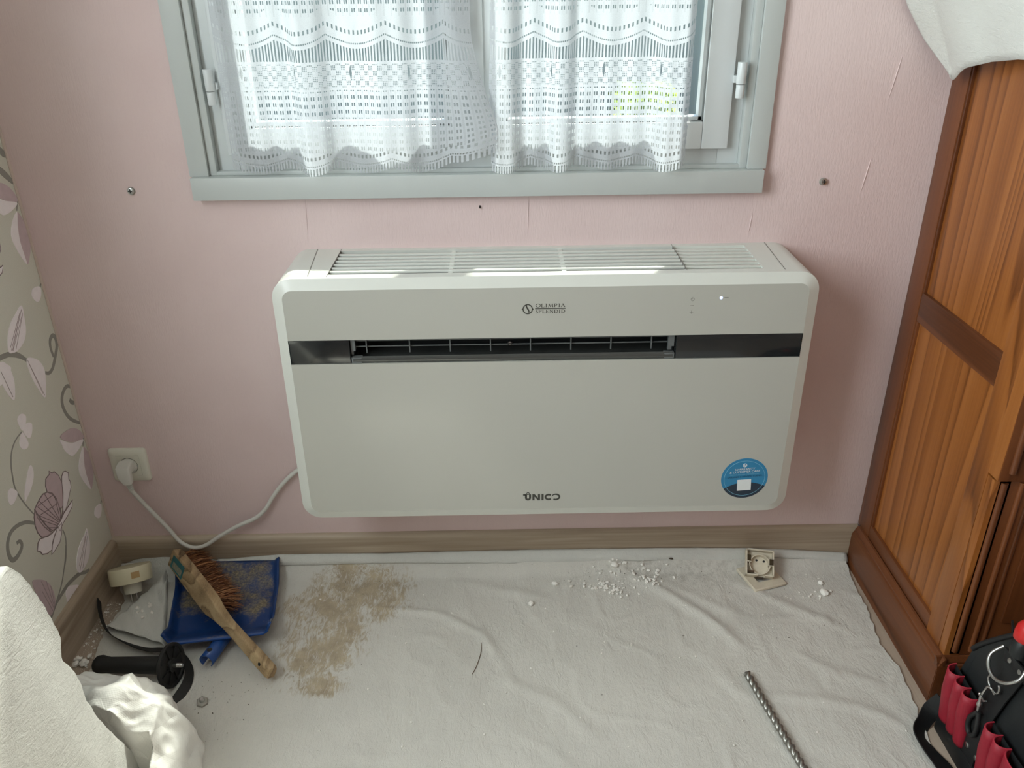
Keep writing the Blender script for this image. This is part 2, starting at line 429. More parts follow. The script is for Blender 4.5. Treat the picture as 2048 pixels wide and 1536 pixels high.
# ---- floral print on the left wallpaper (flat print built as paper-thin inlays)
M_pw = plain('print_pale_petal', srgb(250, 243, 245), 0.55, var=0.03, vscale=60)
M_pm = plain('print_mauve_petal', srgb(206, 186, 190), 0.55, var=0.05, vscale=60)
M_pl = plain('print_outline', srgb(138, 122, 122), 0.55)
M_pv = plain('print_grey_vine', srgb(150, 148, 140), 0.55)
M_pln = plain('print_vein', srgb(176, 160, 162), 0.55)
PRINT=[('w',[(-197,495),(-202,509),(-201,522),(-191,526),(-181,523),(-174,514),(-180,503),(-189,497)]),('w',[(-195,494),(-186,500),(-174,500),(-164,492),(-167,482),(-175,473),(-184,471),(-191,480)]),('w',[(-198,492),(-210,487),(-217,477),(-215,467),(-209,461),(-198,458),(-191,464),(-193,476)]),('t',[(-199,494),(-224,490),(-244,478),(-257,458),(-264,435),(-267,410),(-258,376),(-240,334)]),('w',[(-204,423),(-202,409),(-209,395),(-226,382),(-246,374),(-253,372),(-247,387),(-231,405),(-215,420)]),('w',[(-277,418),(-268,408),(-266,400),(-280,391),(-293,392),(-296,402),(-292,415),(-285,420)]),('M',[(-156,378),(-147,368),(-141,368),(-130,351),(-127,331),(-133,310),(-146,288),(-158,286),(-159,307),(-168,331),(-181,345),(-180,359),(-173,371),(-158,372)]),('W',[(-104,345),(-96,337),(-101,323),(-98,317),(-101,304),(-112,295),(-129,281),(-142,274),(-152,276),(-139,301),(-127,331),(-121,343),(-111,348)]),('M',[(-181,345),(-167,333),(-159,314),(-159,297),(-160,279),(-172,265),(-191,263),(-209,269),(-223,292),(-233,319),(-234,340),(-224,344),(-211,348),(-196,350)]),('M',[(-233,341),(-229,319),(-218,293),(-202,266),(-220,266),(-239,278),(-246,294),(-247,312),(-242,328)]),('W',[(-108,276),(-117,265),(-139,259),(-163,256),(-179,249),(-183,265),(-167,266),(-150,272),(-130,274)]),('W',[(-185,261),(-200,254),(-213,246),(-222,234),(-239,238),(-253,247),(-256,256),(-264,264),(-255,276),(-246,279),(-233,273),(-208,263)]),('W',[(-166,260),(-176,241),(-191,229),(-211,226),(-226,226),(-216,241),(-201,252),(-184,260)]),('l',[(-170,269),(-192,350)]),('l',[(-172,269),(-214,347)]),('l',[(-175,268),(-225,341)]),('l',[(-178,266),(-234,329)]),('l',[(-183,265),(-231,315)]),('l',[(-188,264),(-221,288)]),('l',[(-167,282),(-163,323)]),('l',[(-164,305),(-224,320)]),('l',[(-169,329),(-222,340)]),('l',[(-165,270),(-156,290)]),('l',[(-164,267),(-150,280)]),('l',[(-208,271),(-233,334)]),('t',[(-169,245),(-168,222),(-184,189),(-198,173)]),('t',[(-175,210),(-188,188),(-217,156),(-241,139),(-269,126),(-295,112),(-309,105)]),('T',[(-246,317),(-268,335),(-293,346),(-316,348),(-332,339),(-340,324),(-340,307),(-334,298),(-320,296),(-304,301),(-299,309),(-303,317),(-312,319)]),('T',[(0,403),(-34,431),(-47,459),(-45,481),(-31,494),(-14,497),(-1,491)]),('T',[(-18,468),(-13,459),(0,452)]),('m',[(-5,371),(-14,391),(-34,408),(-58,416),(-82,419),(-87,414),(-69,396),(-49,382),(-20,370)]),('w',[(-91,412),(-70,395),(-49,381),(-10,367),(-27,359),(-53,356),(-69,361),(-85,383),(-89,398)]),('t',[(-6,370),(-17,353)]),('m',[(-18,351),(-6,333),(1,307),(2,285),(-14,268),(-33,253),(-35,297),(-28,328)]),('w',[(-18,351),(-28,328),(-35,297),(-33,253),(-51,286),(-57,312),(-50,329),(-35,343)]),('w',[(-11,199),(-15,185),(-27,176),(-38,179),(-46,193),(-40,203),(-27,205)]),('t',[(-11,199),(-5,204)]),('w',[(-89,188),(-91,161),(-98,141),(-112,127),(-136,120),(-155,122),(-163,134),(-154,155),(-139,170),(-120,178),(-103,181)]),('l',[(-94,183),(-155,127)]),('l',[(-94,174),(-144,124)]),('l',[(-102,178),(-154,138)]),('m',[(-305,223),(-290,215),(-272,198),(-260,177),(-257,155),(-260,136),(-267,129),(-286,121),(-297,140),(-305,175),(-307,202)]),('l',[(-271,123),(-282,204)]),('l',[(-269,126),(-268,193)]),('l',[(-266,128),(-260,175)]),('l',[(-277,124),(-289,186)]),('w',[(-194,120),(-174,100),(-200,88),(-225,87),(-224,107),(-222,122),(-209,128)]),('T',[(-305,106),(-265,127),(-237,131),(-207,132),(-179,127),(-155,120),(-137,108),(-121,91)]),('T',[(-56,970),(-32,950),(-16,935),(-2,921)]),('T',[(-39,1003),(-15,982),(-9,976),(-3,971)]),('w',[(-88,706),(-90,685),(-100,656),(-123,641),(-150,638),(-166,644),(-158,667),(-139,687),(-110,700)]),('l',[(-92,700),(-159,644)]),('l',[(-101,696),(-159,650)]),('l',[(-92,693),(-155,641)]),('T',[(-228,650),(-195,645),(-173,642),(-153,633),(-134,620),(-121,607)]),('w',[(-121,609),(-93,597),(-77,575),(-78,552),(-98,515),(-111,538),(-122,574)]),('l',[(-120,607),(-99,520)]),('l',[(-119,599),(-103,526)]),('w',[(-199,638),(-185,630),(-177,611),(-178,586),(-193,559),(-206,579),(-213,611)]),('l',[(-206,624),(-195,566)]),('T',[(-75,558),(-61,551),(-44,555),(-23,573),(-10,587),(-7,603),(-14,612),(-27,608),(-33,593),(-31,573)])]
def wall_print(dy, dz, cp=0):
    to3 = lambda a, b, d: (XL + d, a, b)
    ok = lambda q: all(p[0] < -0.003 and p[1] > 0.10 and p[1] < 2.45 for p in q)
    for k, (kind, pts) in enumerate(PRINT):
        P = [((a + dy)/1000, (b + dz)/1000) for a, b in pts]
        P = [(min(a, -0.004), max(b, 0.1025)) for a, b in P]
        if max(b for a, b in P) < 0.108 or max(a for a, b in P) - min(a for a, b in P) < 0.0005: continue
        if kind in 'wm':
            S = smooth_closed([Vector(p) for p in P], 4)
            S = [(min(p.x, -0.004), max(p.y, 0.1025)) for p in S]
            obj('printed_petal', MB().poly(S, to3, 0.0007 + 0.00001*k + 0.000002*cp), M_pw if kind == 'w' else M_pm, wall_left)
        elif kind in 'WM':
            o = obj('printed_petal', MB().poly(P, to3, 0.0007 + 0.00001*k + 0.000002*cp), M_pw if kind == 'W' else M_pm, wall_left)
            obj('printed_outline', MB().stroke(P, 0.0022, to3, 0.00076 + 0.00001*k + 0.000002*cp, closed=True), M_pl, o)
        elif kind == 'l':
            obj('printed_vein', MB().stroke(P, 0.0012, to3, 0.0014 + 0.000002*k), M_pl if dy == 0 and len(pts) == 2 and -250 < pts[0][0] - dy < -140 and pts[0][1] > 230 else M_pln, wall_left)
        else:
            S = [(min(p.x, -0.004), max(p.y, 0.1025)) for p in cat_rom([Vector(p) for p in P], 6)]
            n = len(S)
            w = 0.0034 if kind == 't' else 0.0085
            ws = [w*(0.75 + 0.4*sin(pi*i/(n-1))) for i in range(n)]
            obj('printed_vine', MB().stroke(S, ws, to3, 0.00028 + 0.000002*k + 0.0001*cp), M_pv, wall_left)
wall_print(0, 0, 0); wall_print(0, 516, 1); wall_print(0, 1032, 2); wall_print(-530, 258, 3)

# ================================================================== WINDOW
win = sroot('window_1', (-0.026, 0.0, 0.926))
ZT = WZ1
# outer casing: flat boards standing slightly proud of the wall
for (x0, x1) in ((-0.5640, -0.5290), (0.4765, 0.5115)):
    obj('casing', MB().box(x0, x1, -0.012, 0.0, 0.9265, ZT+0.035), M_case, win, bevel=0.0012)
obj('casing', MB().box(-0.5290, 0.4765, -0.012, 0.0, ZT, ZT+0.035), M_case, win, bevel=0.0012)
# sill board
obj('window_sill', MB().box(-0.5605, 0.5060, -0.025, 0.0, 0.8845, 0.9265), M_case, win, bevel=0.0015)
# stepped inner moulding
for (x0, x1) in ((-0.5290, -0.5150), (0.4625, 0.4765)):
    obj('inner_moulding', MB().box(x0, x1, -0.004, 0.05, 0.9265, ZT), M_case, win, bevel=0.002)
# fixed frame
for (x0, x1) in ((-0.5150, -0.4750), (0.4230, 0.4625)):
    obj('window_frame', MB().box(x0, x1, 0.012, 0.075, 0.9265, ZT), M_pvc, win, bevel=0.0015)
obj('window_frame', MB().box(-0.4750, 0.4230, 0.012, 0.075, 0.9265, 0.972), M_pvc, win, bevel=0.0015)
obj('window_frame', MB().box(-0.5290, 0.4765, -0.003, 0.075, 0.9265, 0.9335), M_case, win, bevel=0.001)
obj('window_frame', MB().box(-0.4750, 0.4230, 0.012, 0.075, ZT-0.04, ZT), M_pvc, win, bevel=0.0015)
# two sashes with rails, glazing bead and pane
SZ0, SZ1, GB = 0.9630, ZT-0.032, 0.049
for s, (x0, x1) in (('l', (-0.4890, -0.0270)), ('r', (-0.0255, 0.4370))):
    sash = obj('sash', MB().box(x0, x0+GB, -0.004, 0.055, SZ0, SZ1).box(x1-GB, x1, -0.004, 0.055, SZ0, SZ1)
               .box(x0+GB, x1-GB, -0.004, 0.055, SZ0, SZ0+GB).box(x0+GB, x1-GB, -0.004, 0.055, SZ1-GB, SZ1), M_pvc2, win, bevel=0.003)
    gx0, gx1, gz0, gz1 = x0+GB, x1-GB, SZ0+GB, SZ1-GB
    b = MB()
    for q in ((gx0, gx0+0.008, gz0, gz1), (gx1-0.008, gx1, gz0, gz1), (gx0, gx1, gz0, gz0+0.008), (gx0, gx1, gz1-0.008, gz1)):
        b.box(q[0], q[1], 0.006, 0.03, q[2], q[3])
    obj('glazing_bead', b, M_pvc2, sash)
    b = MB()
    for q in ((gx0-0.0005, gx0+0.0022, gz0, gz1), (gx1-0.0022, gx1+0.0005, gz0, gz1), (gx0, gx1, gz0-0.0005, gz0+0.0022)):
        b.box(q[0], q[1], -0.0005, 0.0062, q[2], q[3])
    obj('rubber_seal', b, M_seal, sash)
    obj('pane', MB().box(gx0+0.004, gx1-0.004, 0.026, 0.030, gz0+0.004, gz1-0.004), M_glass, sash)
obj('meeting_strip', MB().box(-0.0400, -0.0120, -0.010, -0.004, SZ0, SZ1), M_pvc2, win, bevel=0.002)
# hinges
for x, lean in ((-0.4985, 1), (0.4470, -1)):
    h = obj('hinge', MB().cyl((x, -0.0135, 1.0780), (x, -0.0135, 1.1150), 0.0085, n=20), M_pvc2, win, bevel=0.0012)
    obj('hinge_pin_sleeve', MB().cyl((x, -0.0135, 1.0540), (x, -0.0135, 1.0772), 0.0078, n=20), M_pvc2, h, bevel=0.001)
    obj('hinge_leaf', MB().box(min(x, x+lean*0.012), max(x, x+lean*0.012), -0.012, 0.013, 1.080, 1.092), M_pvc2, h)
# outside: reveal sill
obj('outer_sill', MB().add([(WX0-0.03, 0.06, 0.985), (WX1+0.03, 0.06, 0.985), (WX1+0.03, 0.24, 0.965), (WX0-0.03, 0.24, 0.965),
                            (WX0-0.03, 0.06, 0.93), (WX1+0.03, 0.06, 0.93), (WX1+0.03, 0.24, 0.93), (WX0-0.03, 0.24, 0.93)],
     [(0,1,2,3), (4,5,6,7), (0,1,5,4), (1,2,6,5), (2,3,7,6), (3,0,4,7)]), plain('concrete_sill', srgb(215, 212, 204), 0.8), win)

# ================================================================== OUTSIDE
M_ground = plain('lawn', srgb(98, 108, 78), 0.9, var=0.15, vscale=2)
struct(obj('ground', MB().box(-30, 30, 0.40, 60, -0.62, -0.55), M_ground))
gw = obj('garden_wall', MB().box(-14, 14, 6.0, 6.2, -0.55, 1.15), plain('pale_render', srgb(162, 170, 174), 0.9, var=0.05, vscale=1.5))
tag(gw, 'pale rendered garden wall seen faintly through the net curtains', 'wall')
hd = MB()
rr = random.Random(3)
for k in range(900):
    c = Vector((rr.uniform(0.92, 1.40), rr.uniform(5.2, 5.7), rr.uniform(-0.5, 0.42)))
    a = rr.uniform(0, 6.28); e = rr.uniform(-0.8, 0.8); l = rr.uniform(0.05, 0.09)
    d = Vector((cos(a)*cos(e), sin(a)*cos(e), sin(e))); w = d.orthogonal().normalized()*l*0.35
    hd.add([c-d*l, c+w, c+d*l, c-w], [(0, 1, 2, 3)])
shrub = root('garden_shrub', (1.16, 5.45, -0.55), 'yellow green shrub in the garden beyond the right window pane', 'shrub')
obj('foliage', hd, plain('shrub_leaf', srgb(150, 175, 60), 0.6, var=0.3, vscale=3), shrub, kind='stuff')
obj('stem', MB().cyl((1.16, 5.45, -0.56), (1.16, 5.45, 0.1), 0.03, 0.015, 8), plain('shrub_bark', srgb(90, 70, 50), 0.8), shrub)

# ================================================================== NET CURTAINS
def lace_mat():
    m, nt, b = new_mat('white_lace'); nt.nodes.remove(b)
    out = nt.nodes['Material Output']
    uv = nt.nodes.new('ShaderNodeUVMap'); uv.uv_map = 'UVMap'
    sp = nt.nodes.new('ShaderNodeSeparateXYZ'); nt.links.new(uv.outputs[0], sp.inputs[0])
    s, h = X(sp.outputs[0]), X(sp.outputs[1])
    P = 0.108
    sc = 1.0 - (s*(pi/P)).sin().abs()                     # pointed scallop, 1 at the points
    inr = lambda v, a, bb: (v > a)*(v < bb)
    # paired slits in rows
    fx = (s/0.0125).fract(); fy = (h/0.0128).fract()
    slit = (((fx - 0.5).abs() - 0.17).abs() < 0.095)*((fy - 0.5).abs() < 0.24)
    # checker of small dots in the wide band
    cxx = (s/0.0088).floor(); cyy = (h/0.0085).floor()
    chk = ((cxx + cyy).mod(2.0) < 0.5)
    dots = ((s/0.0029).fract() - 0.5).abs(); doty = ((h/0.0028).fract() - 0.5).abs()
    dot = chk*(dots < 0.30)*(doty < 0.28)
    leaf = ((((s/0.108).fract() - 0.37)*0.108).abs() < 0.0022*(1.0 - ((h - 0.175)/0.012)*((h - 0.175)/0.012)))
    # ladder
    lad = (((s/0.0058).fract() - 0.5).abs() < 0.25)
    # dotted rows that follow the scallops
    def row(h0, amp, hh, per, wid):
        y = h - (h0 + sc*amp)
        return (y.abs() < hh)*(((s/per).fract() - 0.5).abs() < wid)
    z_slit = inr(h, 0.040, 0.146).max((h - sc*0.016) > 0.266)
    z_band = inr(h, 0.150, 0.190)
    z_lad = (h > 0.1945)*((h - sc*0.016) < 0.214)
    hole = z_slit*slit
    hole = hole.max(z_band*dot.max(leaf))
    hole = hole.max(z_lad*lad)
    hole = hole.max(row(0.222, 0.016, 0.0013, 0.0036, 0.3)).max(row(0.240, 0.016, 0.0035, 0.0075, 0.2))
    # bottom scallops: two dotted rows and a looped fringe
    hole = hole.max(row(0.030, 0.012, 0.003, 0.0075, 0.22)).max(row(0.0165, 0.012, 0.0012, 0.0036, 0.3))
    fr = ((h - sc*0.012) < 0.0125)
    hole = hole.max(fr*(((s/0.0058).fract() - 0.5).abs() < 0.24))
    cut = ((h - sc*0.012) < 0.0)                            # scalloped lower edge
    # sheer windowpane weave in the lower field: more open between the threads
    sheer = inr(h, 0.040, 0.146).max(h > 0.266)
    wv = X(nz(nt, uv.outputs[0], 900, 2, 0.6))
    thread = 0.94 + (wv - 0.5)*0.4
    stripes = ((s/0.0125).fract() - 0.5).abs()
    thread = thread - sheer*(stripes > 0.40)*0.10
    alpha = (thread*(1.0 - hole)*(1.0 - cut)).max(0.0).min(1.0)
    dif = nt.nodes.new('ShaderNodeBsdfDiffuse'); dif.inputs[0].default_value = (0.72, 0.745, 0.77, 1)
    trn = nt.nodes.new('ShaderNodeBsdfTranslucent'); trn.inputs[0].default_value = (0.35, 0.385, 0.42, 1)
    bmp = nt.nodes.new('ShaderNodeBump'); bmp.inputs['Strength'].default_value = 0.5; bmp.inputs['Distance'].default_value = 0.001
    nt.links.new(alpha.s, bmp.inputs['Height'])
    nt.links.new(bmp.outputs[0], dif.inputs['Normal'])
    mx = nt.nodes.new('ShaderNodeMixShader'); mx.inputs[0].default_value = 0.42
    nt.links.new(dif.outputs[0], mx.inputs[1]); nt.links.new(trn.outputs[0], mx.inputs[2])
    tr = nt.nodes.new('ShaderNodeBsdfTransparent')
    fin = nt.nodes.new('ShaderNodeMixShader')
    nt.links.new(alpha.s, fin.inputs[0]); nt.links.new(tr.outputs[0], fin.inputs[1]); nt.links.new(mx.outputs[0], fin.inputs[2])
    nt.links.new(fin.outputs[0], out.inputs[0])
    return m
M_lace = lace_mat()

def curtain(x_left, x_right, folds, flare, label, ztop=1.80, hem=0.9320, s0=0.0):
    """x_left/x_right: functions of height fraction; folds: (centre, width, depth) gathers standing forward"""
    r = root('net_curtain', (0.5*(x_left(0)+x_right(0)), -0.02, hem), label, 'curtain', 'net curtains at the window')
    NU, NV = 260, 90
    def yoff(x, t):
        y = -0.022
        for c, w, d in folds:
            k = (x - c)/w
            y -= d*(0.55 + 0.45*(1-t))*exp(-k**4)*1.0
        return y + 0.0022*sin(x*140 + 2.0*t) + 0.002*noise.noise((x*30, t*5, 1.3))
    vs = []; uvs = []
    cols = []
    for i in range(NU+1):
        u = i/NU; col = []
        for j in range(NV+1):
            t = j/NV
            xl, xr = x_left(t), x_right(t)
            x = xl + (xr-xl)*u
            y = yoff(x, t)
            z = hem - 0.004 + (ztop-hem+0.004)*t
            x, y, z = flare(u, t, x, y, z)
            col.append(Vector((x, y, z)))
        cols.append(col)
    # fabric length measured along the mid height row so that the lace keeps its true size
    acc = [s0]
    jm = NV//4
    for i in range(NU):
        acc.append(acc[-1] + (cols[i+1][jm]-cols[i][jm]).length)
    mb = MB(); vs = [p for c in cols for p in c]
    fs = [(i*(NV+1)+j, (i+1)*(NV+1)+j, (i+1)*(NV+1)+j+1, i*(NV+1)+j+1) for i in range(NU) for j in range(NV)]
    mb.add(vs, fs)
    off = LOC[r.name]
    me = bpy.data.meshes.new('lace_panel'); me.from_pydata([(a-off[0], b-off[1], c-off[2]) for a, b, c in mb.v], [], mb.f)
    uvl = me.uv_layers.new(name='UVMap')
    hh = [-0.004 + (ztop-hem+0.004)*j/NV for j in range(NV+1)]
    for poly in me.polygons:
        poly.use_smooth = True
        for li, vi in zip(poly.loop_indices, poly.vertices):
            i, j = divmod(vi, NV+1)
            uvl.data[li].uv = (acc[i], hh[j])
    me.materials.append(M_lace)
    o = bpy.data.objects.new('lace_panel', me); COL.objects.link(o); o.parent = r
    # brass-free thin curtain rod in the top hem
    obj('curtain_rod', MB().cyl((x_left(1)-0.01, -0.022, ztop), (x_right(1)+0.01, -0.022, ztop), 0.004, n=10), M_pvc, r)
    return r
def flareL(u, t, x, y, z):
    # lower inner corner curled forward and swung towards the other panel
    e = sstep(0.80, 1.0, u)
    k = e*sstep(0.30, 0.05, t)
    x += 0.050*k*e; y -= 0.030*k*sin(min(1.0, e)*pi*0.75)
    z += 0.042*e*e*sstep(0.16, 0.0, t)
    return x, y, z
def flareR(u, t, x, y, z):
    k = sstep(0.12, 0.0, u)*sstep(0.16, 0.0, t)
    return x + 0.006*k, y - 0.012*k, z - 0.0*k
curtain(lambda t: -0.4775 + 0.004*t, lambda t: -0.0385 + 0.010*min(1, t*2), [(-0.318, 0.028, 0.026), (-0.185, 0.040, 0.016), (-0.055, 0.030, 0.020)], flareL,
        'white lace net curtain with its inner corner swung over towards the other curtain')
curtain(lambda t: -0.008 + 0.010*min(1, t*3), lambda t: 0.352 + 0.006*t, [(0.022, 0.028, 0.024), (0.126, 0.020, 0.024), (0.326, 0.028, 0.032)], flareR,
        'white lace net curtain leaving a strip of window pane bare beside it', s0=0.02)

# ================================================================== AIR CONDITIONER
UX0, UX1, UZ0, UZ1 = -0.3967, 0.5833, 0.2678, 0.7807
DR, DP, IN = 0.1746, 0.1831, 0.0195
M_ac = plain('ac_white_plastic', srgb(214, 216, 209), 0.32, bmp=0.03, bscale=900)
M_acp = plain('ac_panel_gloss', srgb(180, 180, 172), 0.30, coat=0.2)
M_acin = plain('ac_inner_grey', srgb(120, 126, 122), 0.6)
M_blk = plain('gloss_black_plastic', srgb(30, 34, 36), 0.16, coat=0.4)
M_blk2 = plain('matt_black_plastic', srgb(24, 28, 29), 0.5)
M_wire = plain('grey_guard_plastic', srgb(98, 102, 102), 0.45)
M_smoke = plain('smoked_flap', srgb(66, 68, 66), 0.2, coat=0.5)
M_logo = plain('logo_dark_grey', srgb(62, 62, 56), 0.5)
M_logo2 = plain('icon_grey', srgb(120, 119, 112), 0.5)
M_steel = plain('bright_steel', srgb(190, 192, 190), 0.28, 1.0)
ac = root('air_conditioner', ((UX0+UX1)/2, 0, UZ0), 'white wall-mounted air conditioner with black outlet band and top grille', 'air conditioner')

def rrect(x0, x1, z0, z1, r, n=8):
    pts = []
    for cx, cz, a0 in ((x1-r, z1-r, 0), (x0+r, z1-r, pi/2), (x0+r, z0+r, pi), (x1-r, z0+r, 3*pi/2)):
        for k in range(n+1):
            a = a0 + pi/2*k/n; pts.append((cx + r*cos(a), cz + r*sin(a)))
    return pts
GX0, GX1 = -0.2975, 0.4860            # top grille extent
R_O = 0.037
out0 = rrect(UX0, UX1, UZ0, UZ1, R_O, 10)
# insert the grille ends into the top edge
top_i = 10
outl = out0[:top_i+1] + [(GX1, UZ1), (GX0, UZ1)] + out0[top_i+1:]
n = len(outl)
mb = MB()
vs = [(x, y, z) for y in (0.0, -DR) for x, z in outl]
fs = [(k, (k+1) % n, n+(k+1) % n, n+k) for k in range(n) if k != top_i+1]
mb.add(vs, fs)
hs = obj('housing', mb, M_ac, ac, smooth=True, angle=50)
# seams of the end caps on the top
for xa, xb in ((-0.3450, -0.3320), (0.5300, 0.5215)):
    obj('seam', MB().add([(xa-0.0007, 0.0, UZ1+0.0003), (xa+0.0007, 0.0, UZ1+0.0003), (xb+0.0007, -0.162, UZ1+0.0003), (xb-0.0007, -0.162, UZ1+0.0003)], [(0, 1, 2, 3)]), M_logo2, hs)
# bezel ring from the rim to the front panel
inl = rrect(UX0+IN, UX1-IN, UZ0+IN, UZ1-IN, 0.018, 10)
mb = MB(); n2 = len(out0)
vs = [(x, -DR, z) for x, z in out0] + [(x, -DP, z) for x, z in inl]
mb.add(vs, [(k, (k+1) % n2, n2+(k+1) % n2, n2+k) for k in range(n2)])
obj('bezel', mb, M_ac, ac, smooth=True, angle=60)
BZ1, BZ0 = 0.6650, 0.6170
up = [p for p in inl if p[1] > BZ1]; lo = [p for p in inl if p[1] < BZ0]
P3 = lambda a, b, d: (a, -DP + 0.012 - d, b)
# inl starts at right-top going ccw
upper = [(UX1-IN, BZ1)] + up + [(UX0+IN, BZ1)]
lower = [(UX0+IN, BZ0)] + lo + [(UX1-IN, BZ0)]
pu = obj('upper_front_panel', MB().poly(upper, P3, 0.012), M_acp, ac)
plo = obj('lower_front_panel', MB().poly(lower, P3, 0.012), M_acp, ac)
# black band: covers left and right of the outlet
OX0, OX1 = -0.2665, 0.3322
for x0, x1 in ((UX0+IN, OX0), (OX1, UX1-IN)):
    obj('band_cover', MB().box(x0+0.0008, x1-0.0005, -DP+0.001, -DP+0.02, BZ0+0.0012, BZ1-0.0012), M_blk, ac, bevel=0.0008)
# outlet recess
rec = MB()
rec.box(OX0, OX1, -0.100, -0.096, BZ0-0.02, BZ1+0.02)
rec.box(OX0-0.003, OX0, -DP+0.012, -0.096, BZ0-0.02, BZ1+0.02).box(OX1, OX1+0.003, -DP+0.012, -0.096, BZ0-0.02, BZ1+0.02)
rec.box(OX0, OX1, -DP+0.012, -0.096, BZ1+0.002, BZ1+0.006)
obj('outlet_duct', rec, M_blk2, ac)
for i, x in enumerate((-0.2377, -0.1581, -0.0834, -0.0086, 0.0653, 0.1402, 0.2142, 0.2892)):
    obj('guard_bar', MB().box(x-0.0010, x+0.0010, -0.1700, -0.1660, 0.6330, 0.6665), M_wire, ac)
for z in (0.6560, 0.6445):
    obj('guard_wire', MB().box(OX0+0.006, OX1-0.006, -0.1655, -0.1635, z-0.0009, z+0.0009), M_wire, ac)
# lowered flap and its lower lip
fl_ = MB(); fl_.loft([[(x, -0.172 + 0.010*cos(a), 0.6235 + 0.010*sin(a)) for a in [pi*0.75 + k*0.12*pi for k in range(8)]] + [(x, -0.1735 + 0.008*cos(a), 0.6235 + 0.008*sin(a)) for a in [pi*0.75 + (7-k)*0.12*pi for k in range(8)]] for x in (OX0+0.004, OX1-0.004)])
obj('outlet_flap', fl_, M_smoke, ac, smooth=True)
obj('flap_shelf', MB().box(OX0, OX1, -0.171, -0.110, 0.6170, 0.6190), M_smoke, ac)
for x0, x1 in ((OX0+0.001, OX0+0.020), (OX1-0.020, OX1-0.001)):
    obj('flap_end', MB().box(x0, x1, -0.1815, -0.168, 0.6172, 0.6285), M_wire, ac, bevel=0.001)
for x0, x1 in ((OX0+0.001, OX0+0.009), (OX1-0.013, OX1-0.002)):
    b = MB().box(x0, x1, -0.176, -0.168, 0.640, 0.6655).box(x0, x1-0.004, -0.174, -0.168, 0.632, 0.641)
    obj('flap_bracket', b, M_wire, ac)
sc = obj('screw', MB().lathe([(0.0042, 0), (0.0042, 0.002), (0.003, 0.0034), (0.0008, 0.0036)], (0.0273, -0.164, 0.6470), (0, -1, 0.1), 14), M_steel, ac, smooth=True)
obj('screw_slot', MB().box(0.0235, 0.0311, -0.1682, -0.1674, 0.6463, 0.6480), M_blk2, sc)
# top grille: front and rear strips, slats, cross bars, blind right bay
GM = 0.3467
obj('grille_front_strip', MB().box(GX0, GX1, -DR, -0.1535, UZ1-0.006, UZ1), M_ac, ac)
obj('grille_rear_strip', MB().box(GX0, GX1, -0.0155, 0.0, UZ1-0.006, UZ1), M_ac, ac)
ys = [-0.0155 - k*(0.138/7) for k in range(8)]
for k in range(1, 7):
    yc = ys[k]
    obj('slat', MB().box(GX0, GX1, yc-0.0040, yc+0.0040, UZ1-0.0050, UZ1-0.0006), M_ac, ac, bevel=0.0012)
for x in (-0.0785, 0.1272):
    obj('grille_cross_bar', MB().box(x-0.0040, x+0.0040, -0.1540, -0.0150, UZ1-0.013, UZ1-0.0035), M_ac, ac)
obj('grille_joint', MB().box(GM-0.0004, GM+0.0004, -0.158, 0.0, UZ1-0.01, UZ1+0.0002), M_logo2, ac)
obj('blind_bay_end', MB().box(GX1-0.0005, GX1+0.002, -DR+0.002, -0.0005, UZ1-0.010, UZ1-0.0003), M_ac, ac)
obj('grille_left_end', MB().box(GX0-0.0009, GX0, -0.166, 0.0, UZ1-0.02, UZ1+0.0002), M_logo2, ac)
obj('blind_bay_floor', MB().box(GM, GX1, -0.1535, -0.0155, UZ1-0.010, UZ1-0.006), M_ac, ac)
obj('inner_chassis', MB().box(GX0, GM, -0.160, -0.006, UZ1-0.040, UZ1-0.034).box(GX0-0.002, GX0, -0.16, -0.006, UZ1-0.04, UZ1-0.003).box(GM, GM+0.002, -0.16, -0.006, UZ1-0.04, UZ1-0.01), M_acin, ac)

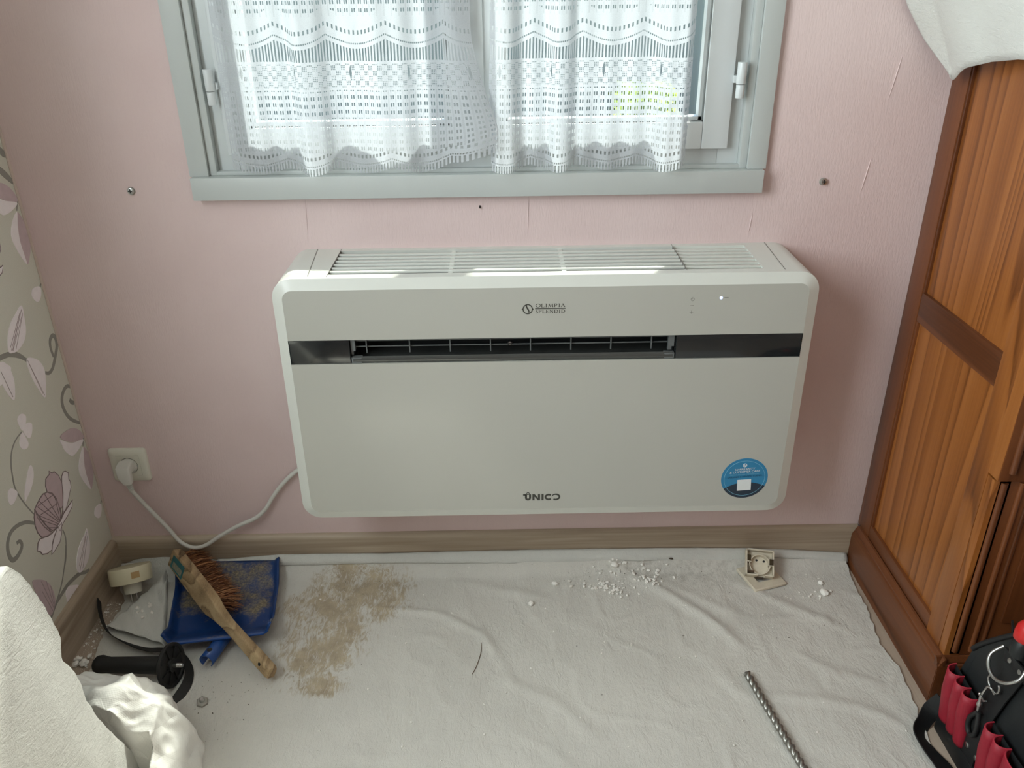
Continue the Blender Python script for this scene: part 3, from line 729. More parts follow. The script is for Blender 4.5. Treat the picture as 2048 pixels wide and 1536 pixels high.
# ---- printed marks on the front
T3 = lambda a, b, d: (a, -DP - d, b)
def arc(cx, cz, rx, rz, a0, a1, n=16):
    return [(cx + rx*cos(radians(a0+(a1-a0)*k/n)), cz + rz*sin(radians(a0+(a1-a0)*k/n))) for k in range(n+1)]
def glyph(ch, x, z, w, h):
    """roman capital as strokes: list of (polyline, width)"""
    T, t = 0.19*h, 0.08*h
    L = lambda a, b, c, d, k: ([(x+a*w, z+b*h), (x+c*w, z+d*h)], k)
    S = []
    def serif(px, pz, ww=0.30):
        S.append(([(x+px*w-ww*h/2, z+pz*h), (x+px*w+ww*h/2, z+pz*h)], 0.07*h))
    def stem(px):
        S.append(L(px, 0, px, 1, T)); serif(px, 0.03, 0.38); serif(px, 0.97, 0.38)
    if ch == 'O':
        a = arc(x+w/2, z+h/2, w*0.46, h*0.47, 0, 360, 28); S.append((a, [t + (T-t)*abs(cos(2*pi*k/28)) for k in range(29)]))
    elif ch == 'L': stem(0.2); S.append(L(0.2, 0.04, 0.92, 0.04, t)); S.append(L(0.92, 0.0, 0.96, 0.26, t))
    elif ch == 'I': stem(0.5)
    elif ch == 'M':
        S += [L(0.10, 0, 0.18, 1, t), L(0.18, 1, 0.5, 0.05, T), L(0.5, 0.05, 0.82, 1, t), L(0.82, 1, 0.90, 0, T)]
        serif(0.1, 0.03); serif(0.9, 0.03, 0.36)
    elif ch == 'P':
        stem(0.2); S.append((arc(x+0.38*w, z+0.73*h, 0.46*w, 0.24*h, 100, -100, 14), [t]*4 + [T*0.8]*7 + [t]*4))
    elif ch == 'A':
        S += [L(0.08, 0, 0.48, 1, t), L(0.46, 1, 0.90, 0, T), L(0.24, 0.34, 0.72, 0.34, t)]; serif(0.1, 0.03); serif(0.9, 0.03, 0.34)
    elif ch == 'S':
        S.append((arc(x+w/2, z+0.74*h, 0.30*w, 0.23*h, 40, 250, 14) + arc(x+w/2, z+0.26*h, 0.34*w, 0.24*h, 80, -150, 14), T*0.75))
    elif ch == 'E':
        stem(0.22); S += [L(0.22, 0.96, 0.86, 0.96, t), L(0.22, 0.52, 0.72, 0.52, t), L(0.22, 0.04, 0.92, 0.04, t), L(0.86, 0.78, 0.86, 0.98, t), L(0.92, 0.02, 0.95, 0.25, t)]
    elif ch == 'N':
        S += [L(0.16, 0, 0.16, 1, t), L(0.14, 0.98, 0.86, 0.02, T), L(0.86, 0, 0.86, 1, t)]; serif(0.16, 0.03); serif(0.86, 0.97); serif(0.1, 0.97)
    elif ch == 'D':
        stem(0.2); S.append((arc(x+0.36*w, z+0.5*h, 0.56*w, 0.47*h, 95, -95, 20), [t + (T-t)*sin(pi*k/20) for k in range(21)]))
    return S
def roman(word, x0, x1, z, h, adv):
    mb = MB(); tot = sum(adv[c] for c in word); k = (x1-x0)/tot; x = x0; i = 0
    for c in word:
        for pl, w in glyph(c, x + adv[c]*k*0.06, z, adv[c]*k*0.88, h):
            mb.stroke(pl, w, T3, 0.0002 + 0.00001*(i % 7)); i += 1
        x += adv[c]*k
    return mb
AD = dict(O=1.25, L=0.85, I=0.6, M=1.35, P=0.9, A=1.05, S=0.75, E=0.85, N=1.1, D=1.1)
logo = obj('maker_logo', roman('OLIMPIA', 0.0735, 0.1275, 0.7235, 0.0066, AD), M_logo, pu)
obj('maker_logo_second_line', roman('SPLENDID', 0.0735, 0.1277, 0.7122, 0.0066, AD), M_logo, pu)
mb = MB().stroke([(0.0732, 0.7209), (0.1280, 0.7209)], 0.0015, T3, 0.0003)
cx, cz = 0.0600, 0.7202
mb.stroke(arc(cx, cz, 0.0083, 0.0088, 0, 360, 32)[:-1], 0.0019, T3, 0.0003, closed=True)
mb.stroke([(cx-0.0018, cz+0.0085), (cx-0.0022, cz+0.0052), (cx-0.0006, cz+0.0015), (cx+0.0012, cz-0.0012), (cx+0.0024, cz-0.0048), (cx+0.0018, cz-0.0085)], [0.0012, 0.0020, 0.0026, 0.0026, 0.0020, 0.0012], T3, 0.00031)
mb.poly([(cx-0.0113, cz), (cx-0.0085, cz-0.0012), (cx-0.0085, cz+0.0012)], T3, 0.0003).poly([(cx+0.0113, cz), (cx+0.0085, cz+0.0012), (cx+0.0085, cz-0.0012)], T3, 0.0003)
obj('maker_emblem', mb, M_logo, pu)
# model mark: letters built from heavy strokes, the last one a reversed open ring
mb = MB(); zb, zt = 0.3078, 0.3222; hgt = zt-zb; W_ = 0.0046
ux = 0.0530
mb.stroke([(ux+0.0023, zt), (ux+0.0023, zb+0.006), (ux+0.0030, zb+0.0035), (ux+0.0050, zb+0.0020), (ux+0.0078, zb+0.0020), (ux+0.0098, zb+0.0035), (ux+0.0105, zb+0.006), (ux+0.0105, zt)], 0.0042, T3, 0.0003)
mb.stroke([(ux-0.0035, zt-0.0014), (ux+0.0026, zt-0.0014)], 0.0030, T3, 0.0003)
mb.stroke(arc(ux+0.0064, zt+0.0017, 0.0024, 0.0024, 0, 360, 20)[:-1], 0.0015, T3, 0.00035, closed=True)
nx = 0.0682
mb.box(nx, nx+0.0043, -DP-0.0003, -DP, zb, zt).box(nx+0.0112, nx+0.0155, -DP-0.0003, -DP, zb, zt)
mb.poly([(nx, zt), (nx+0.0046, zt), (nx+0.0155, zb), (nx+0.0108, zb)], T3, 0.00032)
mb.box(0.0866, 0.0908, -DP-0.0003, -DP, zb, zt)
mb.stroke(arc(0.1010, (zb+zt)/2, 0.0064, 0.0056, 48, 312, 22), 0.0037, T3, 0.0003)
mb.stroke(arc(0.1150, (zb+zt)/2, 0.0076, 0.0062, 165, -125, 26), [0.0012 + 0.0024*min(1, k/9) for k in range(27)], T3, 0.0003)
obj('model_mark', mb, M_logo, plo)
# touch icons and status light
mb = MB().stroke(arc(0.3554, 0.7344, 0.0030, 0.0032, 120, 420, 16), 0.0008, T3, 0.0002).stroke([(0.3554, 0.7345), (0.3554, 0.7385)], 0.0008, T3, 0.0002)
obj('power_icon', mb, M_logo2, pu)
obj('minus_icon', MB().stroke([(0.3520, 0.7223), (0.3586, 0.7226)], 0.0009, T3, 0.0002), M_logo2, pu)
obj('plus_icon', MB().stroke([(0.3518, 0.7094), (0.3584, 0.7097)], 0.0008, T3, 0.0002).stroke([(0.3549, 0.7065), (0.3551, 0.7128)], 0.0008, T3, 0.00022), M_logo2, pu)
obj('indicator_dash', MB().stroke([(0.4118, 0.7364), (0.4196, 0.7366)], 0.0012, T3, 0.0002), M_logo2, pu)
m_led, nt, b = new_mat('blue_led'); b.inputs['Base Color'].default_value = (0.5, 0.6, 1, 1)
b.inputs['Emission Color'].default_value = (0.42, 0.52, 1, 1); b.inputs['Emission Strength'].default_value = 0.7
lo_ = obj('status_led', MB().poly(arc(0.4064, 0.7363, 0.0027, 0.0027, 0, 345, 18), T3, 0.0004), m_led, pu)
lo_['label'] = 'glowing pale blue status light'

# ---- round blue sticker
def text_mesh(body, size, x, z, to3, h, align='CENTER', shear=0.0, sx=1.0):
    cu = bpy.data.curves.new('txt', 'FONT'); cu.body = body; cu.size = size; cu.align_x = align; cu.shear = shear; cu.resolution_u = 3
    ob = bpy.data.objects.new('txt', cu); COL.objects.link(ob)
    dg = bpy.context.evaluated_depsgraph_get(); me = ob.evaluated_get(dg).to_mesh()
    mb = MB(); mb.add([to3(x + v.co.x*sx, z + v.co.y, h) for v in me.vertices], [tuple(p.vertices) for p in me.polygons])
    ob.evaluated_get(dg).to_mesh_clear(); bpy.data.objects.remove(ob); bpy.data.curves.remove(cu)
    return mb
SX, SZ, SR = 0.4915, 0.3520, 0.0465
st_rot = radians(4)
def TS(a, b, d):
    return (SX + a*cos(st_rot) - b*sin(st_rot), -DP - d, SZ + a*sin(st_rot) + b*cos(st_rot))
M_blue = plain('sticker_blue', srgb(46, 128, 172), 0.4); M_navy = plain('sticker_navy', srgb(34, 50, 66), 0.4)
M_ring = plain('sticker_ring', srgb(120, 178, 205), 0.4); M_wht = plain('sticker_white', srgb(225, 230, 230), 0.5); M_dkb = plain('sticker_dark_blue', srgb(16, 66, 100), 0.5)
stk = obj('care_sticker', MB().poly(arc(0, 0, SR, SR, 0, 354, 59), TS, 0.0003), M_blue, plo)
stk['label'] = 'round blue warranty and customer care sticker'
# dark hill-shaped lower field, bounded by the sticker edge
seg = arc(0, 0, SR, SR, 208, 332, 30) + [(0.0411 - 0.0822*k/20, -0.0095 - 0.0123*((0.0411 - 0.0822*k/20)/0.0411)**2) for k in range(1, 20)]
obj('sticker_dark_field', MB().poly(seg, TS, 0.0005), M_navy, stk)
obj('sticker_ring', MB().stroke(arc(0, 0, 0.0405, 0.0405, 0, 354, 59), 0.0007, TS, 0.0007, closed=True), M_ring, stk)
mb = MB().stroke(arc(0, 0.0305, 0.0035, 0.0035, 0, 345, 23), 0.0014, TS, 0.0007, closed=True).stroke([(-0.0016, 0.0325), (0.0016, 0.0285)], 0.0013, TS, 0.0007)
obj('sticker_emblem', mb, M_wht, stk)
for body, size, z, mat, sxx in (('WARRANTY', 0.0068, 0.0192, M_wht, 1.05), ('& CUSTOMER CARE', 0.0068, 0.0133, M_wht, 1.0), ('Remove and save it for future use', 0.0045, 0.0085, M_ring, 0.93),
                           ('GARANZIE & SERVIZIO CLIENTI', 0.0053, 0.0025, M_dkb, 0.92)):
    obj('sticker_text', text_mesh(body, size, 0, z, TS, 0.0007, shear=0.15 if mat is M_wht else 0, sx=sxx), mat, stk)
obj('sticker_white_square', MB().poly([(-0.0140, -0.0285), (0.0135, -0.0285), (0.0135, -0.0030), (-0.0140, -0.0030)], TS, 0.0008), M_wht, stk)

# ================================================================== SOCKET, PLUG AND CABLE
M_sock = plain('socket_ivory', srgb(226, 224, 210), 0.35)
M_cable = plain('cable_grey_white', srgb(214, 213, 206), 0.45)
so = root('wall_socket', (-0.8148, 0, 0.2965), 'ivory square wall socket with a white plug in it', 'wall socket')
SXc, SZc = -0.8148, 0.2965
o1 = rrect(SXc-0.041, SXc+0.041, SZc-0.041, SZc+0.041, 0.007, 6); o2 = rrect(SXc-0.0375, SXc+0.0375, SZc-0.0375, SZc+0.0375, 0.006, 6); o3 = rrect(SXc-0.0255, SXc+0.0255, SZc-0.0255, SZc+0.0255, 0.001, 6)
mb = MB(); mb.loft([[(x, y, z) for x, z in q] for q, y in ((o1, 0), (o1, -0.005), (o2, -0.009), (o3, -0.0085), (o3, -0.006))], cap=False)
obj('cover_plate', mb, M_sock, so, smooth=True, angle=50)
# square insert with a round well
q4 = rrect(SXc-0.0250, SXc+0.0250, SZc-0.0250, SZc+0.0250, 0.001, 6)
nq = len(q4)
circ = []
for x, z in q4:
    a = math.atan2(z-SZc, x-SXc); circ.append((SXc+0.0195*cos(a), SZc+0.0195*sin(a)))
mb = MB(); mb.loft([[(x, y, z) for x, z in q] for q, y in ((q4, -0.004), (q4, -0.0088), (circ, -0.0088), (circ, 0.0))], cap=False)
obj('socket_insert', mb, M_sock, so, smooth=True, angle=40)
obj('socket_ring_gap', MB().loft([[(SXc + r*cos(2*pi*k/40), y, SZc + r*sin(2*pi*k/40)) for k in range(40)] for r, y in ((0.0198, -0.0089), (0.0189, -0.0089))], cap=False), M_blk2, so)
for a in (90, 0, 180):
    x, z = SXc+0.0172*cos(radians(a)), SZc+0.0172*sin(radians(a))
    obj('keying_notch', MB().box(x-0.0022, x+0.0022, -0.0095, -0.004, z-0.0022, z+0.0022), M_steel if a == 0 else M_sock, so)
pc = root('power_cord', (-0.80, -0.03, 0.085), 'white power plug and cable running from the socket to the air conditioner', 'power cord')
# plug: round base seated in the well, angled body leaving downwards
mb = MB()
mb.lathe([(0.0178, 0.0), (0.0178, 0.010), (0.0165, 0.0125)], (SXc, -0.006, SZc), (0, -1, 0), 32)
obj('plug_base', mb, M_cable, pc, smooth=True)
def rr3(c, hw, hz, nrm, up):
    c = Vector(c); nrm = Vector(nrm).normalized(); up = Vector(up); up = (up - nrm*up.dot(nrm)).normalized(); sd = nrm.cross(up)
    return [c + sd*a + up*b for a, b in [(p[0], p[1]) for p in rrect(-hw, hw, -hz, hz, min(hw, hz)*0.35, 3)]]
rings = [rr3((-0.8140, -0.016, 0.3020), 0.0160, 0.0140, (0, -1, -0.2), (0, 0, 1)), rr3((-0.8128, -0.030, 0.3045), 0.0155, 0.0125, (0, -1, -0.3), (0, 0, 1)),
         rr3((-0.8120, -0.042, 0.3035), 0.0150, 0.0115, (0, -0.8, -0.6), (0, -0.6, 0.8)), rr3((-0.8095, -0.046, 0.2915), 0.0135, 0.0095, (0, -0.1, -1), (0, -1, 0.1)),
         rr3((-0.8060, -0.0455, 0.2740), 0.0085, 0.0068, (0.1, 0, -1), (0, -1, 0))]
mb = MB(); mb.loft(rings); obj('plug_body', mb, M_cable, pc, smooth=True, angle=35)
mb = MB()
for k in range(6):
    c = Vector((-0.8058+0.0004*k, -0.0453+0.0003*k, 0.2730-0.0034*k)); mb.lathe([(0.0052, 0), (0.0066-0.0003*k, 0.0004), (0.0066-0.0003*k, 0.0018), (0.0050, 0.0024)], c, (0.08, 0, -1), 14)
obj('strain_relief', mb, M_cable, pc, smooth=True)
cab = cat_rom([(-0.8045, -0.0445, 0.256), (-0.8005, -0.040, 0.242), (-0.790, -0.030, 0.207), (-0.771, -0.026, 0.170), (-0.751, -0.024, 0.132), (-0.733, -0.026, 0.101), (-0.707, -0.028, 0.086), (-0.677, -0.028, 0.091), (-0.640, -0.025, 0.115), (-0.591, -0.021, 0.142), (-0.556, -0.016, 0.156), (-0.531, -0.013, 0.178), (-0.510, -0.011, 0.210), (-0.483, -0.010, 0.244), (-0.447, -0.010, 0.278), (-0.3972, -0.010, 0.308)], 8)
obj('cable', MB().tube(cab, 0.0046, 12), M_cable, pc, smooth=True)

# ---- two screws left in wall plugs, and a small nail
def wall_screw(x, z, label):
    r = root('wall_screw', (x, 0, z), label, 'screw', 'screws in the pink wall beside the window')
    obj('wall_plug', MB().lathe([(0.0075, 0), (0.0072, 0.0015), (0.0045, 0.002)], (x, 0.0, z), (0, -1, 0), 16), plain('grey_wall_plug', srgb(150, 146, 138), 0.6), r, smooth=True)
    h = obj('screw_head', MB().lathe([(0.0045, 0.001), (0.0062, 0.0045), (0.0058, 0.0058), (0.001, 0.0068)], (x, 0.0, z), (0.1, -1, 0.15), 16), M_steel, r, smooth=True)
    obj('cross_recess', MB().box(x-0.0038, x+0.0038, -0.0077, -0.0066, z+0.0002, z+0.0018).box(x-0.0006, x+0.0012, -0.0078, -0.0067, z-0.0028, z+0.0048), M_blk2, h)
wall_screw(-0.6829, 0.8994, 'bright crosshead screw in the pink wall on the floral wallpaper side')
wall_screw(0.6271, 0.8985, 'bright crosshead screw in the pink wall on the wardrobe side')
tag(obj('nail', MB().cyl((-0.0256, 0.002, 0.862), (-0.0256, -0.004, 0.8585), 0.0016, n=8), plain('dark_iron', srgb(40, 36, 34), 0.5, 0.6)), 'tiny dark nail in the pink wall under the window sill', 'nail')

# ================================================================== WARDROBE
wr = root('wardrobe', (1.38, -0.21, 0), 'orange pine wardrobe with panelled side and dark plinth', 'wardrobe')
WH, WXR = 1.72, 1.98
obj('carcass', MB().box(XW+0.010, WXR, -0.395, -0.001, 0.10, WH), M_pine_d, wr)
obj('stile', MB().box(XW, XW+0.022, -0.058, -0.0005, 0.104, WH), M_pine_d, wr, bevel=0.0025)
obj('stile', MB().box(XW, XW+0.022, -0.3975, -0.349, 0.104, WH), M_pine, wr, bevel=0.0015)
for z0, z1 in ((0.104, 0.1375), (0.6330, 0.6940), (1.62, WH)):
    obj('rail', MB().box(XW+0.0008, XW+0.022, -0.3495, -0.0575, z0, z1), M_pine_y, wr, bevel=0.0035)
# raised-field panels, boards glued side by side
for z0, z1 in ((0.1370, 0.6335), (0.6935, 1.622)):
    obj('side_panel', MB().box(XW+0.0075, XW+0.016, -0.350, -0.057, z0, z1), M_pine, wr)
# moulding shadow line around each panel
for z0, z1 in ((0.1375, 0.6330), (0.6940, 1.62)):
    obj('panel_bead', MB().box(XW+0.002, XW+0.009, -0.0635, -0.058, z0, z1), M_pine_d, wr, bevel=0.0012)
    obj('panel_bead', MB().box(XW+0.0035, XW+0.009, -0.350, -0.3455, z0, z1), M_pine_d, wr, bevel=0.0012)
# front post and doors; doors in darker pine that paints in the front's shade
obj('front_post', MB().box(XW, XW+0.03, -0.4195, -0.3985, 0.104, 0.4940), M_pine, wr, bevel=0.0015)
dr = obj('upper_door', MB().box(XW-0.001, XW+0.56, -0.4300, -0.3990, 0.4985, WH-0.02), M_pine_d, wr, bevel=0.002)
obj('door_edge', MB().box(XW-0.0016, XW+0.001, -0.4290, -0.4000, 0.4990, WH-0.022), M_pine, dr)
lwd = obj('lower_door', MB().box(XW+0.008, XW+0.56, -0.4195, -0.398, 0.106, 0.4940), M_pine_d, wr, bevel=0.002)
for par, y, z0, z1 in ((dr, -0.4300, 0.515, WH-0.04), (lwd, -0.4195, 0.115, 0.490)):
    for x, w in ((0.018, 0.006), (0.048, 0.005), (0.066, 0.004)):
        b = MB().tube([(XW+x, y, z0), (XW+x, y, z1)], w, 10)
        obj('fluted_bead', b, M_pine_d, par, smooth=True)
    obj('door_panel', MB().box(XW+0.085, XW+0.47, y-0.006, y, z0+0.07, z1-0.07), M_pine_d, par, bevel=0.006)
d2 = obj('upper_door', MB().box(XW+0.563, WXR, -0.4300, -0.3990, 0.4985, WH-0.02), M_pine_d, wr, bevel=0.002)
obj('lower_door', MB().box(XW+0.563, WXR, -0.4195, -0.398, 0.106, 0.4940), M_pine_d, wr, bevel=0.002)
# plinth with a moulded top edge
pp = [(0, 0), (0.0155, 0), (0.0155, 0.082), (0.0125, 0.090), (0.010, 0.092), (0.010, 0.096), (0.004, 0.1045), (0, 0.1055)]
rings = [[(XW-o, y, z) for o, z in pp] for y in (-0.0142, -0.4330)]
mb = MB(); mb.loft(rings); plin = obj('plinth', mb, M_pine_y, wr, smooth=True, angle=25)
rings = [[(x, -0.4195-o, z) for o, z in pp] for x in (XW-0.0145, WXR)]
mb = MB(); mb.loft(rings); obj('plinth', mb, M_pine_d, wr, smooth=True, angle=25)
obj('cornice', MB().box(XW-0.03, WXR, -0.46, -0.001, WH, WH+0.05), M_pine_d, wr, bevel=0.012)

# ---- sheet hanging over the top and side of the wardrobe
def hang_sheet():
    r = root('hanging_sheet', (0.80, -0.2, 1.09), 'white fleece sheet hanging with one corner over the wardrobe side', 'sheet')
    hem = [(0.0, 1.087), (0.04, 1.0865), (0.16, 1.111), (0.30, 1.127), (0.5, 1.1385), (1.0, 1.150)]
    ZT_ = WH + 0.062
    def f(u, w):
        if u < 0.14:                       # narrow return beside the wall
            s = 1 - u/0.14
            z = 1.0885 + 0.004*s + w*(ZT_ - 1.0885)
            xf = 0.8010 - min(0.46*max(0, z-1.095), 0.085 - 0.02*w)
            x = xf - 0.030*min(1, max(0, (z-1.092))/0.11)*s; y = -0.052 + 0.040*s*min(1, max(0, (z-1.09))/0.06)
            return Vector((x, y, z))
        v = (u-0.14)/0.86
        z0 = lerp_tab(hem, v)
        z = z0 + w*(ZT_ - z0)
        y = -0.052 - 0.43*v
        k = (1-v)**1.6
        x = 0.8050 - min(0.46*max(0, z-1.095), 0.085 - 0.02*w)*k - 0.006*sin(v*16 + z*5)*(1-0.6*w) - 0.006 + 0.004*noise.noise((v*8, z*9, 0))
        if v > 0.93: x = min(x, 0.79)
        y += 0.006*sin(z*22)*v
        return Vector((x, y, z))
    N, Mv = 70, 50
    mb = MB().grid(f, N, Mv)
    # over the cornice
    topm = MB().grid(lambda u, w: Vector((0.735 + 0.9*w - 0.0*u, -0.01 - 0.47*u, ZT_ + 0.004*noise.noise((u*9, w*9, 4)))), 30, 40)
    o = obj('drape', mb, M_fleece, r, smooth=True, angle=80)
    md = o.modifiers.new('thickness', 'SOLIDIFY'); md.thickness = 0.0016; md.offset = 0
    o = obj('top_cover', topm, M_fleece, r, smooth=True, angle=80)
    md = o.modifiers.new('thickness', 'SOLIDIFY'); md.thickness = 0.0016; md.offset = 0
hang_sheet()

# ================================================================== DUST SHEET ON THE FLOOR
RIDGES = [([(0.12, 0.02), (0.256, -0.028), (0.341, -0.087), (0.434, -0.185), (0.511, -0.305)], 0.013, 0.012),
          ([(-0.30, -0.15), (-0.223, -0.160), (-0.134, -0.174), (-0.045, -0.234), (0.008, -0.320)], 0.011, 0.007),
          ([(0.516, -0.071), (0.617, -0.158), (0.731, -0.241)], 0.014, 0.007),
          ([(0.49, -0.412), (0.612, -0.431), (0.682, -0.448), (0.755, -0.50)], 0.013, 0.007),
          ([(0.439, -0.351), (0.464, -0.409), (0.50, -0.452)], 0.016, 0.005),
          ([(0.30, -0.03), (0.42, -0.12), (0.52, -0.20)], 0.014, 0.005),
          ([(-0.02, -0.35), (0.10, -0.42), (0.18, -0.52)], 0.016, 0.005),
          ([(-0.77, -0.05), (-0.72, -0.15), (-0.70, -0.24)], 0.016, 0.010),
          ([(-0.845, -0.20), (-0.79, -0.24), (-0.70, -0.29), (-0.62, -0.33)], 0.012, 0.005),
          ([(-0.10, -0.06), (0.0, -0.10), (0.12, -0.13)], 0.016, 0.005),
          ([(0.60, -0.30), (0.66, -0.36), (0.76, -0.40)], 0.016, 0.005)]
def seg_d(p, a, b):
    ax, ay = a; bx, by = b; dx, dy = bx-ax, by-ay; L = dx*dx+dy*dy
    t = max(0, min(1, ((p[0]-ax)*dx + (p[1]-ay)*dy)/L)); qx, qy = ax+t*dx, ay+t*dy
    return sqrt((p[0]-qx)**2 + (p[1]-qy)**2), t
def sheet_z(x, y):
    z = 0.0035 + 0.0030*(noise.noise((x*5, y*5, 0.3)) + 0.3) + 0.0022*abs(noise.noise((x*14, y*9, 2.0))) + 0.0009*noise.noise((x*45, y*30, 5.0))
    z += 0.0016*max(0, 1-abs(noise.noise((x*7 + y*3, y*7 - x*4, 8.0)))*7)
    for pts, w, h in RIDGES:
        n = len(pts)-1; best = 9; tt = 0
        for i in range(n):
            d, t = seg_d((x, y), pts[i], pts[i+1])
            if d < best: best = d; tt = (i+t)/n
        if best < w*3:
            z += 0.62*h*exp(-(best/w)**2)*min(1, 6*tt + 0.15, 6*(1-tt) + 0.15)
    # turned up against the skirting along the back wall
    k = sstep(-0.070, -0.0175, y); z += 0.030*k*k*(1 - 0.45*sstep(0.55, 0.82, x))
    return max(z, 0.0012)
XLT = [(-1.5, -0.62), (-0.62, -0.62), (-0.52, -0.74), (-0.40, -0.80), (-0.33, -0.832), (-0.29, -0.838), (-0.245, -0.848), (-0.20, -0.853), (-0.155, -0.846), (-0.11, -0.846), (-0.07, -0.876), (-0.02, -0.884)]
XRT = [(-1.5, 0.74), (-0.581, 0.772), (-0.476, 0.784), (-0.417, 0.792), (-0.353, 0.797), (-0.283, 0.786), (-0.194, 0.800), (-0.087, 0.804), (-0.02, 0.812)]
def build_sheet():
    r = root('dust_sheet', (0, -0.5, 0), 'large crumpled white dust sheet on the floor with swept sand', 'dust sheet')
    def f(u, w):
        y = -0.0175 - (1.25-0.0175)*(w**1.35)
        xl = lerp_tab(XLT, y) + 0.006*noise.noise((y*60, 1, 1)); xr = lerp_tab(XRT, y) + 0.005*noise.noise((y*50, 7, 1))
        x = xl + (xr-xl)*u
        z = sheet_z(x, y)
        # edges lie flat on the floor or lift a little
        return Vector((x, y, z))
    o = obj('cloth', MB().grid(f, 300, 210), M_sheet, r, smooth=True, angle=80)
    # folded-over upper edge lying against the skirting
    top = [(-0.66, 0.041), (-0.62, 0.043), (-0.515, 0.052), (-0.235, 0.050), (0.0, 0.053), (0.30, 0.052), (0.466, 0.050), (0.584, 0.046), (0.70, 0.038), (0.812, 0.028)]
    low = [(-0.66, 0.037), (-0.60, 0.030), (-0.24, 0.0325), (0.0, 0.026), (0.30, 0.0265), (0.415, 0.025), (0.50, 0.014), (0.56, 0.018), (0.64, 0.030), (0.70, 0.024), (0.812, 0.010)]
    def g(u, w):
        x = -0.66 + 1.472*u
        a, b = lerp_tab(top, x), lerp_tab(low, x)
        z = a + (b-a)*w
        y = -0.0155 - 0.013*w - 0.002*noise.noise((x*20, w*2, 3)) - 0.006*sin(w*pi)
        return Vector((x, y, z))
    o = obj('folded_edge', MB().grid(g, 160, 8), M_fleece, r, smooth=True, angle=80)
    md = o.modifiers.new('thickness', 'SOLIDIFY'); md.thickness = 0.0012
    # corner flap standing up in the room corner behind the plug adapter
    fl = [(-0.884, 0.030), (-0.85, 0.046), (-0.80, 0.050), (-0.74, 0.049), (-0.70, 0.044), (-0.66, 0.040)]
    def h(u, w):
        x = -0.884 + 0.235*u
        z = lerp_tab(fl, x)*(1-w) + 0.005*w
        y = -0.0160 - 0.045*w**1.4 - 0.004*noise.noise((x*30, w*3, 9))
        return Vector((x, y, z + 0.002*noise.noise((x*40, w*3, 2))))
    o = obj('corner_flap', MB().grid(h, 50, 12), M_fleece, r, smooth=True, angle=80)
    # loose triangular fold lying over the cloth beside the dustpan
    def t3(u, w):
        A, B, Cc = Vector((-0.772, -0.045)), Vector((-0.852, -0.205)), Vector((-0.700, -0.262))
        p = A + (B-A)*w + (Cc-B)*w*u
        lift = 0.012 + 0.016*(1-w)*sin(pi*min(1, u+0.15)) + 0.003*noise.noise((p.x*40, p.y*18, 3)) + 0.002*sin((p.x+p.y*0.7)*190)
        return Vector((p.x, p.y, sheet_z(p.x, p.y) + lift*sstep(0, 0.12, 1-abs(2*u-1))*0.9 + 0.0025))
    o = obj('loose_fold', MB().grid(t3, 40, 40), M_fleece, r, smooth=True, angle=80)
    md = o.modifiers.new('thickness', 'SOLIDIFY'); md.thickness = 0.001
build_sheet()

# ---- fleece sheet over the bed corner in the foreground
def bed_sheet():
    r = root('bed_sheet', (-0.75, -1.0, 0), 'thick white fleece sheet draped over the bed corner, ragged edge', 'sheet')
    hem = [(0.0, -0.5440), (0.064, -0.5645), (0.10, -0.578), (0.152, -0.598), (0.20, -0.612), (0.245, -0.6207), (0.28, -0.6195), (0.305, -0.622), (0.33, -0.631), (0.3485, -0.6396), (0.362, -0.633), (0.378, -0.6237), (0.415, -0.627), (0.455, -0.634), (0.4945, -0.643), (0.52, -0.650), (0.545, -0.662)]
    def f(u, w):
        # w: along the profile, 0 floor .. 0.7 shoulder .. 1 wall side of the bed top
        if w < 0.7:
            t = w/0.7; z = 0.006 + 0.538*t
            x = -0.640 - 0.022*t - 0.035*max(0, t-0.9)**2*60*0.35
        else:
            t = (w-0.7)/0.3; z = 0.544 + 0.016*sstep(0, 0.5, t); x = -0.6691 - 0.215*t
        e = lerp_tab(hem, min(z, 0.545)) if w < 0.7 else -0.662 - 0.05*((w-0.7)/0.3)
        e += 0.0025*noise.noise((z*60, w*30, 2))
        y = e - 0.95*u**1.6
        x += 0.010*noise.noise((y*5, z*3, 1.0))*min(1, u*4) + 0.008*sin(y*17 + z*3)*min(1, u*5)*(1 if w < 0.7 else 0)
        return Vector((x, y, z + (0.004*noise.noise((x*12, y*9, 3)) if w >= 0.7 else 0)))
    o = obj('drape', MB().grid(f, 120, 120), M_fleece, r, smooth=True, angle=80)
    md = o.modifiers.new('thickness', 'SOLIDIFY'); md.thickness = 0.0045; md.offset = -1
bed_sheet()

